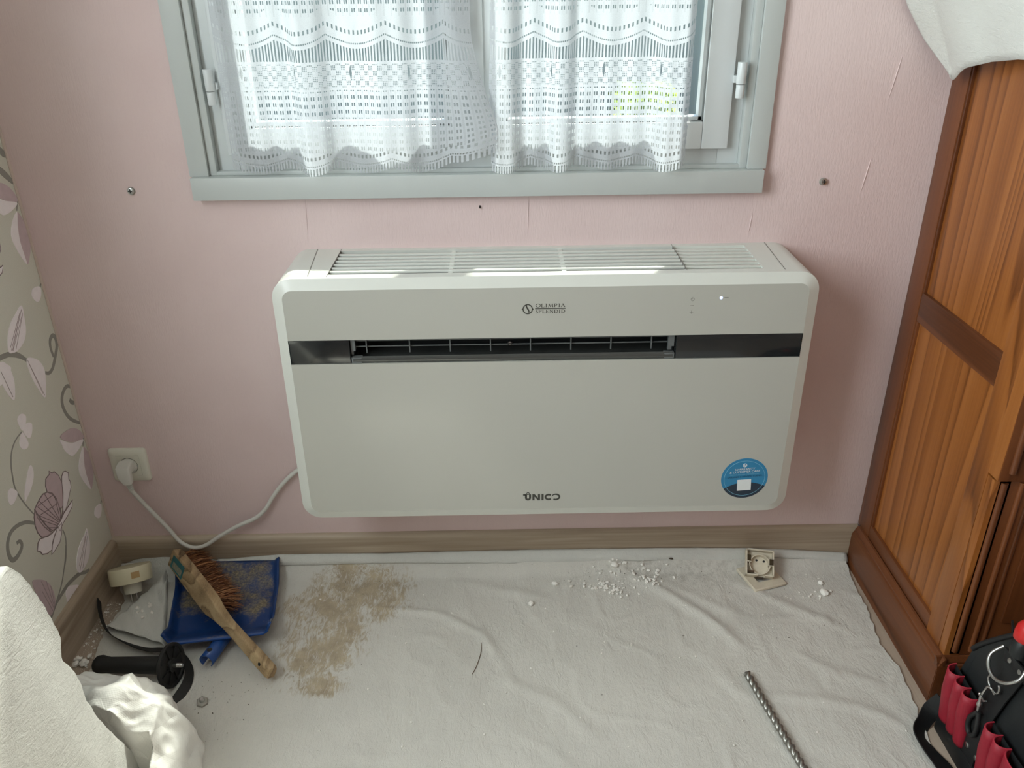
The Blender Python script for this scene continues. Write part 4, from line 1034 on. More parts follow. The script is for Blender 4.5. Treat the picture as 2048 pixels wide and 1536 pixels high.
# ---- crumpled white sack in front of the bed
def sack():
    m, nt, b = new_mat('white_woven_sack')
    b.inputs['Base Color'].default_value = srgb(236, 236, 230); b.inputs['Roughness'].default_value = 0.45
    b.inputs['Subsurface Weight'].default_value = 0.0
    v = wpos(nt)
    w1 = nt.nodes.new('ShaderNodeTexWave'); w1.inputs['Scale'].default_value = 130; w1.bands_direction = 'X'; nt.links.new(v, w1.inputs[0])
    w2 = nt.nodes.new('ShaderNodeTexWave'); w2.inputs['Scale'].default_value = 130; w2.bands_direction = 'Y'; nt.links.new(v, w2.inputs[0])
    vo = nt.nodes.new('ShaderNodeTexVoronoi'); vo.feature = 'DISTANCE_TO_EDGE'; vo.inputs['Scale'].default_value = 28; nt.links.new(v, vo.inputs['Vector'])
    bump(nt, b, X(w1.outputs[1])*0.02 + X(w2.outputs[1])*0.02 + X(vo.outputs[0])*1.2, 0.5, 0.006)
    r = root('white_sack', (-0.69, -0.53, 0), 'crumpled white woven plastic sack on the floor beside the bed', 'sack')
    c = Vector((-0.712, -0.520, 0.0)); R3 = Vector((0.150, 0.098, 0.172))
    def f(u, w):
        a = 2*pi*u; e = (w**0.8)*pi/2
        d = Vector((cos(a)*cos(e), sin(a)*cos(e), sin(e)))
        q = Vector((d.x*1.3, d.y, d.z))
        n1 = 1 - abs(noise.noise(q*1.9 + Vector((3.1, 0.4, 1.7))))*2
        n2 = 1 - abs(noise.noise(q*4.3 + Vector((0.3, 5.4, 2.7))))*2
        n3 = noise.noise(q*9)
        rr_ = 0.94 + 0.11*n1 + 0.030*n2 + 0.006*n3
        # flatter top with a slanting pleat towards the room
        p = c + Vector((d.x*R3.x, d.y*R3.y, d.z*R3.z))*rr_
        fl = max(0.0, 1 - p.z/0.11)
        p.x += 0.050*fl*max(0, d.x)*max(0.0, -d.y + 0.4); p.y -= 0.035*fl*max(0, -d.y)
        pl = (d.x*0.8 - d.y*0.6)
        p.z -= 0.020*exp(-((pl-0.45)/0.06)**2)*sin(e)*(1-w)
        if w < 0.10: p.z = 0.003 + p.z*0.6
        if p.x < -0.60: p.y = max(p.y, -0.560 - 0.02*noise.noise((p.x*9, p.z*9, 1)))      # pressed against the bed end
        return p
    obj('sack_body', MB().grid(f, 160, 80), m, r, smooth=True, angle=180)
    # torn mouth folded open towards the bed
    def g(u, w):
        a = 2*pi*u
        p = Vector((-0.770 + (0.040 + 0.022*w)*cos(a), -0.545 + (0.016 + 0.008*w)*sin(a) - 0.006*cos(a), 0.125 + 0.028*sin(a) + 0.030*w*(1 - 0.4*w) + 0.010*sin(3*a)*w))
        return p + Vector((0, 0, 0.012*noise.noise((cos(a)*3, sin(a)*3, w*2))))
    o = obj('sack_mouth', MB().grid(g, 64, 10), m, r, smooth=True, angle=180)
    md = o.modifiers.new('thickness', 'SOLIDIFY'); md.thickness = 0.0012
sack()

# ================================================================== DUSTPAN AND BRUSH
def pan():
    m, nt, b = new_mat('blue_plastic_dusty')
    v = mapping(nt)
    g = nt.nodes.new('ShaderNodeNewGeometry')
    n1 = X(nz(nt, v, 22, 5, 0.65, 0.6)); n2 = X(nz(nt, v, 240, 3))
    at = nt.nodes.new('ShaderNodeAttribute'); at.attribute_name = 'dust'
    fac = (X(at.outputs[2])*1.0 + (n1 - 0.60)*3.2 + (n2 - 0.5)*0.8).max(0.0).min(1.0)
    dirt = ramp(nt, n2, [(0.3, srgb(98, 88, 66)), (0.7, srgb(164, 150, 116))])
    c = mixc(nt, fac*0.85, srgb(24, 60, 116), dirt)
    nt.links.new(c, b.inputs['Base Color']); b.inputs['Roughness'].default_value = 0.38
    nt.links.new(ramp(nt, fac, [(0, (0.35,)*3 + (1,)), (1, (0.95,)*3 + (1,))]), b.inputs['Roughness'])
    r = root('dustpan', (-0.605, -0.15, 0.01), 'blue plastic dustpan full of sandy dust under the hand brush', 'dustpan')
    A, B, Cc, D = Vector((-0.752, -0.028)), Vector((-0.512, -0.028)), Vector((-0.474, -0.262)), Vector((-0.686, -0.292))
    def base(u, w):
        p = (A*(1-u) + B*u)*(1-w) + (D*(1-u) + Cc*u)*w
        z = 0.030*(1-sstep(0, 0.30, w)) + 0.013
        z += 0.030*sstep(0.72, 1.0, w)**1.3                       # curls up to the rear wall
        e = abs(2*u-1)
        z += (0.010 + 0.018*w)*sstep(0.88, 1.0, e)                # side rims
        return Vector((p.x, p.y, z))
    N, Mv = 48, 40
    mb = MB().grid(base, N, Mv)
    me = mesh_from(mb, 'pan_tray', 0, True, LOC[r.name], 2, 60)
    at_ = me.attributes.new('dust', 'FLOAT', 'POINT')
    for i in range(N+1):
        for j in range(Mv+1):
            u, w = i/N, j/Mv
            at_.data[i*(Mv+1)+j].value = (1-sstep(0.48, 0.70, w + 0.16*noise.noise((u*6, 3, 1))))*sstep(0, 0.07, w+0.02)*sstep(0.0, 0.12, min(u, 1-u))
    o = bpy.data.objects.new('pan_tray', me); COL.objects.link(o); o.parent = r; me.materials.append(m); LOC[o.name] = LOC[r.name]
    md = o.modifiers.new('thickness', 'SOLIDIFY'); md.thickness = 0.003; md.offset = -1
    M_bl = plain('blue_plastic', srgb(28, 70, 136), 0.32)
    # rear wall lip
    lip = [base(u/24, 1.0) for u in range(25)]
    obj('rear_lip', MB().tube(lip, 0.0026, 8), M_bl, r, smooth=True)
    # hollow handle, split along its underside
    a, bb = Vector((-0.573, -0.238, 0.026)), Vector((-0.594, -0.322, 0.026))
    ax = (bb-a).normalized(); sd = ax.cross(Vector((0, 0, 1))).normalized(); upv = sd.cross(ax)
    ring = lambda c, rad: [c + (sd*cos(t) + upv*sin(t))*rad for t in [radians(-50 + 280*k/23) for k in range(24)]]
    hd_ = MB(); hd_.loft([ring(a, 0.0135), ring(a.lerp(bb, .5), 0.0145), ring(bb, 0.0150)], closed=False)
    o = obj('handle', hd_, M_bl, r, smooth=True); md = o.modifiers.new('thickness', 'SOLIDIFY'); md.thickness = 0.0024; md.offset = -1
    hole = bb - ax*0.017 + upv*0.0152
    obj('hanging_hole', MB().lathe([(0.0052, 0), (0.0052, 0.0005)], hole, upv, 16), M_blk2, o)
    # loose sandy grains and lint
    gr = MB(); rnd = random.Random(5)
    for k in range(700):
        u, w = min(0.93, max(0.07, rnd.gauss(0.62, 0.25))), min(0.62, max(0.08, rnd.gauss(0.34, 0.15)))
        p = base(u, w); s_ = rnd.uniform(0.0006, 0.0019)
        p.z += s_*0.6
        ax_ = [Vector((rnd.gauss(0, 1), rnd.gauss(0, 1), rnd.gauss(0, 1))).normalized()*s_ for _ in range(3)]
        gr.add([p+ax_[0], p+ax_[1], p+ax_[2], p-ax_[0]-ax_[1]*0.5], [(0, 1, 2), (0, 2, 3), (0, 3, 1), (1, 3, 2)])
    go = obj('swept_sand', gr, plain('sand_grain', srgb(168, 150, 112), 0.9, var=0.3, vscale=300))
    go['kind'] = 'stuff'; go['label'] = 'loose sandy dust and grit lying in the blue dustpan'; go['category'] = 'dust'
    return base
pan_base = pan()

def brush():
    M_br = wood('worn_brush_wood', srgb(84, 64, 44), srgb(166, 140, 104), srgb(192, 168, 130), 'y', 3.0, 0.6, 9.0)
    r = root('hand_brush', (-0.60, -0.2, 0.03), 'wooden hand brush with brown bristles lying across the dustpan', 'brush')
    P0, P1, P2 = Vector((-0.742, -0.050, 0.078)), Vector((-0.598, -0.222, 0.072)), Vector((-0.452, -0.360, 0.030))
    ax = (P2-P0).normalized()
    bdir = Vector((0.66, 0.60, -0.42)); bdir = (bdir - ax*bdir.dot(ax)).normalized()      # bristles point this way
    wv = ax.cross(bdir).normalized()
    if wv.z < 0: wv = -wv
    def sec(c, hw, hb, e=2.6, n=36):
        out_ = []
        for k in range(n):
            a = 2*pi*k/n
            ca, sa = cos(a), sin(a)
            out_.append(c + wv*hw*math.copysign(abs(ca)**(2/e), ca) + bdir*hb*math.copysign(abs(sa)**(2/e), sa))
        return out_
    st = [(0.0, 0.019, 0.010, 12), (0.004, 0.0205, 0.0115, 12), (0.20, 0.0215, 0.0115, 12), (0.40, 0.0215, 0.0115, 12), (0.47, 0.0205, 0.0115, 10), (0.53, 0.0150, 0.0112, 6),
          (0.62, 0.0120, 0.0095, 4.5), (0.75, 0.0122, 0.0098, 4.2), (0.90, 0.0135, 0.0105, 4.2), (0.988, 0.0135, 0.0105, 4.2), (1.0, 0.0118, 0.0090, 4.2)]
    ctr = lambda t: P0.lerp(P1, t/0.5) if t < 0.5 else P1.lerp(P2, (t-0.5)/0.5)
    mb = MB(); mb.loft([sec(ctr(t), a, b_, e) for t, a, b_, e in st])
    blk = obj('wooden_handle', mb, M_br, r, smooth=True, angle=35)
    # hanging hole near the end
    hc = ctr(0.93) - bdir*0.0104 + wv*0.001
    obj('hanging_hole', MB().lathe([(0.0038, 0), (0.0038, 0.0006)], hc, -bdir, 14), M_blk2, blk)
    # teal paper label on the near side of the block
    lb = MB(); c0, c1 = ctr(0.03), ctr(0.17); o_ = -bdir*0.0119
    lb.add([c0 + wv*0.014 + o_, c1 + wv*0.016 + o_, c1 - wv*0.015 + o_, c0 - wv*0.016 + o_], [(0, 1, 2, 3)])
    L1 = obj('paper_label', lb, plain('teal_label', srgb(44, 104, 110), 0.6, var=0.2, vscale=80), blk)
    c0, c1 = ctr(0.05), ctr(0.155); o_ = -bdir*0.0122
    obj('label_print', MB().add([c0 + wv*0.002 + o_, c1 + wv*0.004 + o_, c1 - wv*0.011 + o_, c0 - wv*0.012 + o_], [(0, 1, 2, 3)]), plain('label_print_grey', srgb(138, 140, 122), 0.7, var=0.25, vscale=160), L1)
    # bristles in tufts
    br = MB(); rnd = random.Random(2)
    for k in range(1300):
        t = rnd.uniform(0.015, 0.455); s_ = rnd.uniform(-0.015, 0.015)
        p = ctr(t) + bdir*0.010 + wv*s_
        L = rnd.uniform(0.052, 0.066)*(1.0 - 0.12*abs(s_)/0.015)
        sp = ax*rnd.gauss((t-0.23)*0.34, 0.16) + wv*(s_*9 + rnd.gauss(0, 0.16))
        d = (bdir + sp).normalized()
        q = p + d*L*0.55 + Vector((0, 0, 0.001)); e_ = p + d*L + Vector((rnd.gauss(0, 0.003), rnd.gauss(0, 0.003), -0.004 + rnd.gauss(0, 0.002)))
        e_.z = max(e_.z, 0.017)
        q.z = max(q.z, 0.018)
        rad = rnd.uniform(0.0004, 0.0009); n1 = d.orthogonal().normalized(); n2 = d.cross(n1)
        R0 = [p + (n1*cos(a) + n2*sin(a))*rad for a in (0, 2.09, 4.19)]; R1 = [q + (n1*cos(a) + n2*sin(a))*rad for a in (0, 2.09, 4.19)]; R2 = [e_ + (n1*cos(a) + n2*sin(a))*rad*0.6 for a in (0, 2.09, 4.19)]
        br.loft([R0, R1, R2], cap=False)
    m, nt, b = new_mat('coco_bristle'); b.inputs['Roughness'].default_value = 0.55
    g_ = nt.nodes.new('ShaderNodeNewGeometry')
    nt.links.new(ramp(nt, g_.outputs['Random Per Island'], [(0.0, srgb(78, 46, 28)), (0.5, srgb(146, 96, 62)), (1.0, srgb(196, 144, 100))]), b.inputs['Base Color'])
    bo = obj('bristles', br, m, r, kind='stuff')
brush()

# ================================================================== PLUG ADAPTER IN THE CORNER
def adapter():
    M_cr = plain('cream_plastic', srgb(226, 220, 190), 0.25, coat=0.2)
    r = root('plug_adapter', (-0.826, -0.11, 0.005), 'round cream plug adapter tipped on its pins in the room corner', 'plug adapter')
    a = Vector((-0.16, 0.46, 0.86)).normalized()
    c = Vector((-0.826, -0.100, 0.048))
    obj('round_body', MB().lathe([(0.040, 0.0), (0.0440, 0.0015), (0.0445, 0.004), (0.0455, 0.033), (0.044, 0.036), (0.030, 0.0375)], c, a, 56), M_cr, r, smooth=True, angle=30)
    obj('neck', MB().lathe([(0.0175, -0.024), (0.0185, -0.023), (0.0190, 0.001)], c, a, 36), plain('cream_neck', srgb(222, 220, 204), 0.3), r, smooth=True, angle=30)
    sd = a.cross(Vector((0, 1, 0))).normalized()
    for s_ in (-1, 1):
        q = c - a*0.024 + sd*0.0065*s_
        obj('pin', MB().cyl(q, q - a*0.019, 0.0023, n=12), M_steel, r, smooth=True)
    # small tan paper sticker on the side
    w = a.cross(Vector((0.6, -0.8, 0))).normalized()
    def p3(u, v_):
        ang = radians(18 + 22*u)
        e1 = Vector((1, 0, 0)); e1 = (e1 - a*e1.dot(a)).normalized(); e2 = a.cross(e1)
        d = e1*cos(-ang - radians(24)) + e2*sin(-ang - radians(24))
        return c + d*0.0462 + a*(0.012 + 0.014*v_)
    obj('paper_sticker', MB().grid(lambda u, v_: p3(u, v_), 6, 2), plain('tan_paper', srgb(190, 160, 112), 0.7), r)
adapter()

# ================================================================== DRILL SIDE HANDLE, STRAP, NUT
def side_handle():
    M_rb = plain('black_rubber', srgb(26, 27, 27), 0.55, bmp=0.2, bscale=600)
    r = root('drill_side_handle', (-0.74, -0.325, 0.005), 'black plastic drill side handle with round flange and bolt', 'drill handle')
    a, b = Vector((-0.812, -0.326, 0.026)), Vector((-0.652, -0.352, 0.0475))
    ax = (b-a).normalized(); L = (b-a).length
    obj('grip', MB().lathe([(0.004, -0.004), (0.013, -0.002), (0.0185, 0.004), (0.0195, 0.012), (0.0175, 0.020), (0.0158, 0.030), (0.0165, L*0.5), (0.0175, L*0.8), (0.0170, L)], a, ax, 32), M_rb, r, smooth=True, angle=60)
    fl = obj('flange', MB().lathe([(0.0425, L-0.001), (0.0440, L+0.001), (0.0440, L+0.005), (0.0425, L+0.0065), (0.038, L+0.006), (0.036, L+0.003), (0.014, L+0.003), (0.013, L+0.008), (0.006, L+0.008)], a, ax, 48), M_rb, r, smooth=True, angle=35)
    u = ax.orthogonal().normalized(); v = ax.cross(u)
    for k in range(8):
        t = 2*pi*k/8; d = u*cos(t) + v*sin(t)
        obj('flange_rib', MB().obox(a + ax*(L+0.0045) + d*0.025, d*0.011, ax*0.0016, ax.cross(d)*0.0010), M_rb, fl)
    bolt = MB().lathe([(0.0045, L+0.006), (0.0045, L+0.016)] + [(0.0046 - 0.0007*(k % 2), L+0.016+0.0009*k) for k in range(12)] + [(0.003, L+0.028)], a, ax, 16)
    obj('bolt', bolt, M_steel, r, smooth=True)
side_handle()
def ribbon(name, pts, width, mat, thick=0.0011, tilt=None, k=8):
    """flat band along pts; tilt gives the lean of its width (0 flat .. 1 upright) along the way"""
    P = cat_rom(pts, k); n = len(P); rings = []
    for i, p in enumerate(P):
        t = (P[min(i+1, n-1)] - P[max(i-1, 0)]).normalized()
        side = t.cross(Vector((0, 0, 1))).normalized(); upv = side.cross(t)
        q = lerp_tab(tilt, i/(n-1)) if tilt else 0.0
        wdir = (side*cos(q*pi/2) + upv*sin(q*pi/2)).normalized(); nr = t.cross(wdir)
        w = width*(1.0)
        rings.append([p + wdir*w/2 + nr*thick/2, p - wdir*w/2 + nr*thick/2, p - wdir*w/2 - nr*thick/2, p + wdir*w/2 - nr*thick/2])
    return MB().loft(rings)
M_strap = plain('black_webbing', srgb(30, 30, 29), 0.6, bmp=0.15, bscale=900)
st = obj('black_strap', ribbon('s', [(-0.884, -0.142, 0.034), (-0.868, -0.178, 0.024), (-0.835, -0.222, 0.016), (-0.785, -0.256, 0.0185), (-0.735, -0.278, 0.020), (-0.690, -0.284, 0.021), (-0.655, -0.298, 0.020), (-0.628, -0.330, 0.016), (-0.620, -0.366, 0.0135), (-0.630, -0.410, 0.009), (-0.648, -0.470, 0.008)], 0.020, M_strap, tilt=[(0, 0.92), (0.2, 0.75), (0.45, 0.22), (0.6, 0.25), (0.75, 0.55), (1, 0.12)]), M_strap, smooth=True, angle=30)
tag(st, 'long black webbing strap curling round the drill side handle', 'strap')
nx_, ny_ = -0.577, -0.410
nzb = sheet_z(nx_, ny_)
nu = root('bolt_nut', (nx_, ny_, nzb), 'small steel hex nut with a bolt end lying on the dust sheet', 'nut')
obj('hex_nut', MB().lathe([(0.0105, 0), (0.0115, 0.001), (0.0115, 0.0065), (0.0095, 0.0078)], (nx_, ny_, nzb), (0.1, -0.15, 1), 6), plain('dull_zinc', srgb(168, 166, 158), 0.45, 0.6), nu)
obj('bolt_end', MB().lathe([(0.0048, 0.007), (0.0048, 0.012), (0.0032, 0.0142)], (nx_, ny_, nzb), (0.1, -0.15, 1), 16), M_steel, nu, smooth=True)

# ================================================================== DRILL BIT
def drill_bit():
    a = Vector((0.4865, -0.364, 0)); b = Vector((0.5560, -0.735, 0)); L = (b-a).length; ax = (b-a).normalized(); sd = Vector((-ax.y, ax.x, 0))
    r = root('drill_bit', (a.x, a.y, 0.004), 'long twisted steel masonry drill bit lying on the dust sheet', 'drill bit')
    N = 460; n = 20; rings = []
    for i in range(N+1):
        t = i/N*0.86; tw = 2*pi*(t*L)/0.0150
        p = a + ax*(t*L); zc = 0.0135
        rr_ = 0.0078 if i > 4 else 0.0078*(0.45 + 0.55*i/5)
        rg = []
        for k in range(n):
            th = 2*pi*k/n; q = abs(sin(th - tw*0.5*1.0))
            rad = rr_*(1 - 0.38*q**3)
            rg.append(p + sd*cos(th)*rad + Vector((0, 0, zc + sin(th)*rad)))
        rings.append(rg)
    obj('flutes', MB().loft(rings), plain('worn_steel', srgb(150, 148, 142), 0.38, 0.9), r, smooth=True, angle=60)
    p = a + ax*L*0.855
    obj('shank', MB().cyl(p + Vector((0, 0, 0.0135)), b + Vector((0, 0, 0.0135)), 0.0070, n=20), M_steel, r, smooth=True)
drill_bit()

# ================================================================== OLD SOCKET LYING ON THE SHEET
def old_socket():
    M_iv = plain('dusty_ivory', srgb(214, 204, 184), 0.6, var=0.06, vscale=90)
    cx, cy = 0.597, -0.074; zb = sheet_z(cx, cy) + 0.002; a = radians(17)
    r = root('dismantled_socket', (cx, cy, zb), 'dismantled ivory socket resting on its square cover plate', 'old socket')
    e1 = Vector((cos(a), sin(a), 0)); e2 = Vector((-sin(a), cos(a), 0)); e3 = Vector((0, 0, 1)); c = Vector((cx, cy, zb))
    mb = MB()
    W3 = lambda x, y, z: c + e1*x + e2*y + e3*z
    o_ = rrect(-0.041, 0.041, -0.041, 0.041, 0.003, 3); i_ = rrect(-0.020, 0.020, -0.020, 0.020, 0.003, 3)
    mb.loft([[W3(x, y, z) for x, y in q] for q, z in ((o_, 0), (o_, 0.0045), (rrect(-0.039, 0.039, -0.039, 0.039, 0.003, 3), 0.0065), (i_, 0.0065), (i_, 0.0))], cap=False)
    obj('cover_plate', mb, M_iv, r, smooth=True, angle=35)
    # mechanism: shallow square box tipped up, open side to the room
    t = radians(38); f1 = Vector((cos(radians(-11)), sin(radians(-11)), 0)); f2 = (Vector((-f1.y, f1.x, 0))*cos(t) + Vector((0, 0, 1))*sin(t)).normalized(); f3 = f1.cross(f2)
    c2 = Vector((0.592, -0.066, zb + 0.034))
    V3 = lambda x, y, z: c2 + f1*x + f2*y + f3*z
    def vb(x0, x1, y0, y1, z0, z1):
        return MB().add([V3(x, y, z) for x in (x0, x1) for y in (y0, y1) for z in (z0, z1)], [(0,1,3,2),(4,6,7,5),(0,4,5,1),(2,3,7,6),(0,2,6,4),(1,5,7,3)])
    base = obj('socket_mechanism', vb(-0.031, 0.031, -0.030, 0.030, -0.010, -0.006), M_iv, r)
    for q in ((-0.031, -0.028, -0.030, 0.030), (0.028, 0.031, -0.030, -0.004), (0.028, 0.031, 0.010, 0.030), (-0.031, 0.031, 0.027, 0.030), (-0.031, -0.004, -0.030, -0.0275), (0.012, 0.031, -0.030, -0.0275)):
        obj('mechanism_wall', vb(*q, -0.006, 0.010), M_iv, base)
    # round well
    mbw = MB(); mbw.loft([[V3(rad*cos(2*pi*k/28), -0.004 + rad*sin(2*pi*k/28), z) for k in range(28)] for rad, z in ((0.0235, 0.0075), (0.0215, 0.0075), (0.0205, -0.0055))], cap=False)
    obj('round_well', mbw, M_iv, base, smooth=True, angle=40)
    for x, y in ((-0.006, 0.008), (0.0105, 0.007)):
        obj('pin_hole', MB().add([V3(x + 0.0027*cos(2*pi*k/12), y + 0.0027*sin(2*pi*k/12), -0.0056) for k in range(12)], [tuple(range(12))]), M_blk2, base)
    for x, y in ((-0.0245, 0.009), (0.0250, 0.003)):
        cl = obj('terminal_clamp', vb(x-0.0045, x+0.0045, y-0.007, y+0.007, -0.004, 0.009), plain('dark_brass', srgb(70, 58, 40), 0.5, 0.5), base)
        obj('clamp_frame', vb(x-0.006, x-0.0045, y-0.009, y+0.009, -0.004, 0.0105), M_iv, cl)
        obj('clamp_frame', vb(x-0.006, x+0.006, y-0.009, y-0.0075, -0.004, 0.0105), M_iv, cl)
    obj('claw', vb(-0.026, -0.012, -0.024, -0.019, 0.004, 0.008), plain('dark_claw', srgb(84, 66, 48), 0.5, 0.4), base)
    obj('claw', vb(-0.006, 0.010, -0.0345, -0.030, -0.010, -0.004), plain('dark_claw2', srgb(64, 52, 40), 0.5, 0.4), base)
old_socket()

# ================================================================== TOOL BAG
def tool_bag():
    M_bk = plain('black_nylon', srgb(30, 33, 34), 0.6, bmp=0.25, bscale=1500)
    M_bk3 = plain('black_webbing_binding', srgb(22, 24, 25), 0.55, bmp=0.2, bscale=900)
    M_red = plain('red_nylon', srgb(150, 24, 44), 0.55, var=0.08, vscale=60, bmp=0.2, bscale=1500)
    M_rim = plain('red_piping', srgb(172, 44, 60), 0.5)
    r = root('tool_bag', (0.93, -0.66, 0), 'black nylon tool bag with red pen pockets and metal rings', 'tool bag')
    FX = 0.806
    # body: end profile (y,z) swept along x; narrows towards the top
    prof = [(-0.500, 0.002), (-0.498, 0.030), (-0.500, 0.12), (-0.505, 0.205), (-0.520, 0.232), (-0.560, 0.286), (-0.580, 0.302), (-0.640, 0.306), (-0.700, 0.300), (-0.760, 0.262), (-0.800, 0.205), (-0.806, 0.10), (-0.806, 0.002)]
    mb = MB(); rings = []
    for x, k in ((FX + 0.004, 0.96), (FX, 1.0), (FX + 0.10, 1.0), (FX + 0.24, 1.0), (FX + 0.245, 0.97)):
        rings.append([(x + 0.035*max(0, (z-0.12))/0.19*(1 if x < 0.9 else 0), -0.653 + (y+0.653)*k, 0.002 + (z-0.002)*(k if k < 1 else 1)) for y, z in prof])
    mb.loft(rings); body = obj('bag_body', mb, M_bk, r, smooth=True, angle=30)
    # bound base panel
    obj('base_panel', MB().box(FX-0.006, FX+0.25, -0.812, -0.494, 0.001, 0.042), M_bk3, r, bevel=0.004)
    lean = lambda z: FX + 0.035*max(0, (z-0.12))/0.19
    # padded edge binding along the top of the end face
    bind = [Vector((lean(z)-0.001, y, z)) for y, z in prof[3:11]]
    obj('edge_binding', MB().tube(cat_rom(bind, 5), 0.0045, 10), M_bk3, r, smooth=True)
    # central webbing strap with D ring
    wb = MB(); 
    wb.loft([[(lean(z)-0.0035, y0, z), (lean(z)-0.0035, y1, z), (lean(z)-0.001, y1, z), (lean(z)-0.001, y0, z)] for z, y0, y1 in ((0.04, -0.612, -0.572), (0.12, -0.612, -0.572), (0.20, -0.618, -0.578), (0.285, -0.630, -0.590))])
    obj('webbing', wb, M_bk3, r)
    pa = obj('ring_patch', MB().obox((lean(0.262)-0.006, -0.602, 0.262), (0.0018, 0, 0.0003), (0, 0.030, -0.002), (-0.003, 0, 0.0145)), M_bk3, r, bevel=0.001)
    for y, z in ((-0.590, 0.262), (-0.617, 0.264)):
        obj('rivet', MB().lathe([(0.0045, 0), (0.0042, 0.0014), (0.002, 0.0022)], (lean(z)-0.0085, y, z), (-1, 0, 0.2), 16), M_steel, pa, smooth=True)
    # large D ring standing off the patch
    dpts = [(lean(0.27)-0.010, -0.568, 0.272), (lean(0.25)-0.022, -0.566, 0.254), (lean(0.24)-0.028, -0.578, 0.241), (lean(0.24)-0.030, -0.600, 0.2365), (lean(0.24)-0.026, -0.622, 0.246), (lean(0.25)-0.016, -0.632, 0.262), (lean(0.27)-0.010, -0.628, 0.276)]
    obj('large_d_ring', MB().tube(cat_rom(dpts, 8), 0.0030, 12), M_steel, r, smooth=True)
    # smaller ring with a snap hook
    cpt = Vector((lean(0.21)-0.008, -0.590, 0.2100))
    sm = [cpt + Vector((-0.004, 0.0155*cos(t), 0.0125*sin(t))) for t in [radians(75 - 300*k/24) for k in range(25)]]
    obj('small_ring', MB().tube(sm, 0.0020, 10), M_steel, r, smooth=True)
    hk = [(lean(.2)-0.012, -0.600, 0.199), (lean(.2)-0.016, -0.596, 0.206), (lean(.2)-0.018, -0.590, 0.2045), (lean(.2)-0.018, -0.5865, 0.196), (lean(.18)-0.018, -0.5865, 0.184)]
    sh = obj('snap_hook', MB().tube(cat_rom(hk, 6), 0.0022, 10), M_steel, r, smooth=True)
    sw = Vector((lean(.17)-0.017, -0.5890, 0.1640))
    obj('hook_barrel', MB().lathe([(0.0030, 0.006), (0.0042, 0.004), (0.0048, 0.0005), (0.0048, -0.001), (0.0034, -0.004), (0.0026, -0.014)], sw, (0.0, 0.12, 1), 16), M_steel, sh, smooth=True)
    obj('hook_stem', MB().lathe([(0.0036, 0.004), (0.0030, 0.014), (0.0028, 0.020)], sw, (0.0, 0.12, 1), 14), M_steel, sh, smooth=True)
    obj('hook_lever', MB().tube([(sw.x, sw.y-0.002, sw.z+0.016), (sw.x-0.004, sw.y-0.012, sw.z+0.020), (sw.x-0.004, sw.y-0.017, sw.z+0.026)], 0.0016, 8).lathe([(0.0022, 0), (0.0030, 0.002), (0.002, 0.0045)], (sw.x, sw.y+0.004, sw.z+0.017), (0, 1, 0), 12), M_steel, sh, smooth=True)
    # hanging loop of webbing under the hook
    lpp = cat_rom([(FX-0.008, -0.5925, 0.150), (FX-0.009, -0.580, 0.125), (FX-0.008, -0.5785, 0.105), (FX-0.008, -0.588, 0.0945), (FX-0.008, -0.6000, 0.105), (FX-0.009, -0.6010, 0.130), (FX-0.008, -0.5935, 0.150)], 6)
    obj('webbing_loop', MB().tube(lpp, 0.0042, 10), M_bk3, r, smooth=True)
    for y, z in ((-0.5863, 0.0640), (-0.6152, 0.0655)):
        obj('rivet', MB().lathe([(0.0058, 0), (0.0055, 0.0015), (0.0025, 0.0022)], (FX-0.003, y, z), (-1, 0, 0), 18), M_steel, r, smooth=True)
    # red pockets: half tubes open at the top
    def pocket(y0, y1, zb, zt0, zt1, bulge):
        n = 14; rings = []
        for t in (0, 0.05, 0.3, 0.6, 0.85, 1.0):
            rg = []
            for k in range(n+1):
                a = pi*k/n; s_ = k/n
                yy = y0 + (y1-y0)*(0.5 - 0.5*cos(a)); zt = zt0 + (zt1-zt0)*s_
                zz = zb + (zt - zb)*t
                bl = bulge*(0.45 + 0.55*min(1, t*1.6))*sin(a)**0.8
                rg.append((FX - 0.0012 - bl - 0.0*zz, yy, zz))
            rings.append(rg)
        p = obj('red_pocket', MB().loft(rings, closed=False, cap=False), M_red, r, smooth=True, angle=70)
        md = p.modifiers.new('thickness', 'SOLIDIFY'); md.thickness = 0.0014; md.offset = 1
        obj('pocket_hem', MB().tube([Vector(q) for q in rings[-1]], 0.0013, 8), M_rim, p, smooth=True)
        obj('pocket_inside', MB().add([(FX-0.0016, y0, zt0-0.03), (FX-0.0016, y1, zt1-0.03), (FX-0.0016, y1, zt1-0.001), (FX-0.0016, y0, zt0-0.001)], [(0, 1, 2, 3)]), M_bk, p)
    for y0, y1, z0, z1 in ((-0.4985, -0.5260, 0.1640, 0.1610), (-0.5265, -0.5510, 0.1620, 0.1600), (-0.5515, -0.5760, 0.1600, 0.1590)):
        pocket(y0, y1, 0.044, z0, z1, 0.020)
    for y0, y1, z0, z1 in ((-0.6240, -0.6500, 0.1620, 0.1610), (-0.6505, -0.6760, 0.1620, 0.1610), (-0.6765, -0.7400, 0.1610, 0.1640)):
        pocket(y0, y1, 0.044, z0, z1, 0.020)
    # upright tab of the zip closure
    obj('zip_tab', ribbon('t', [(0.870, -0.522, 0.232), (0.868, -0.520, 0.252), (0.866, -0.519, 0.270)], 0.026, M_bk3, 0.003, k=4), M_bk3, r)
    # top flap and carrying strap lying on the floor
    obj('top_flap', MB().box(FX+0.05, FX+0.235, -0.745, -0.560, 0.296, 0.312), M_bk, r, bevel=0.005)
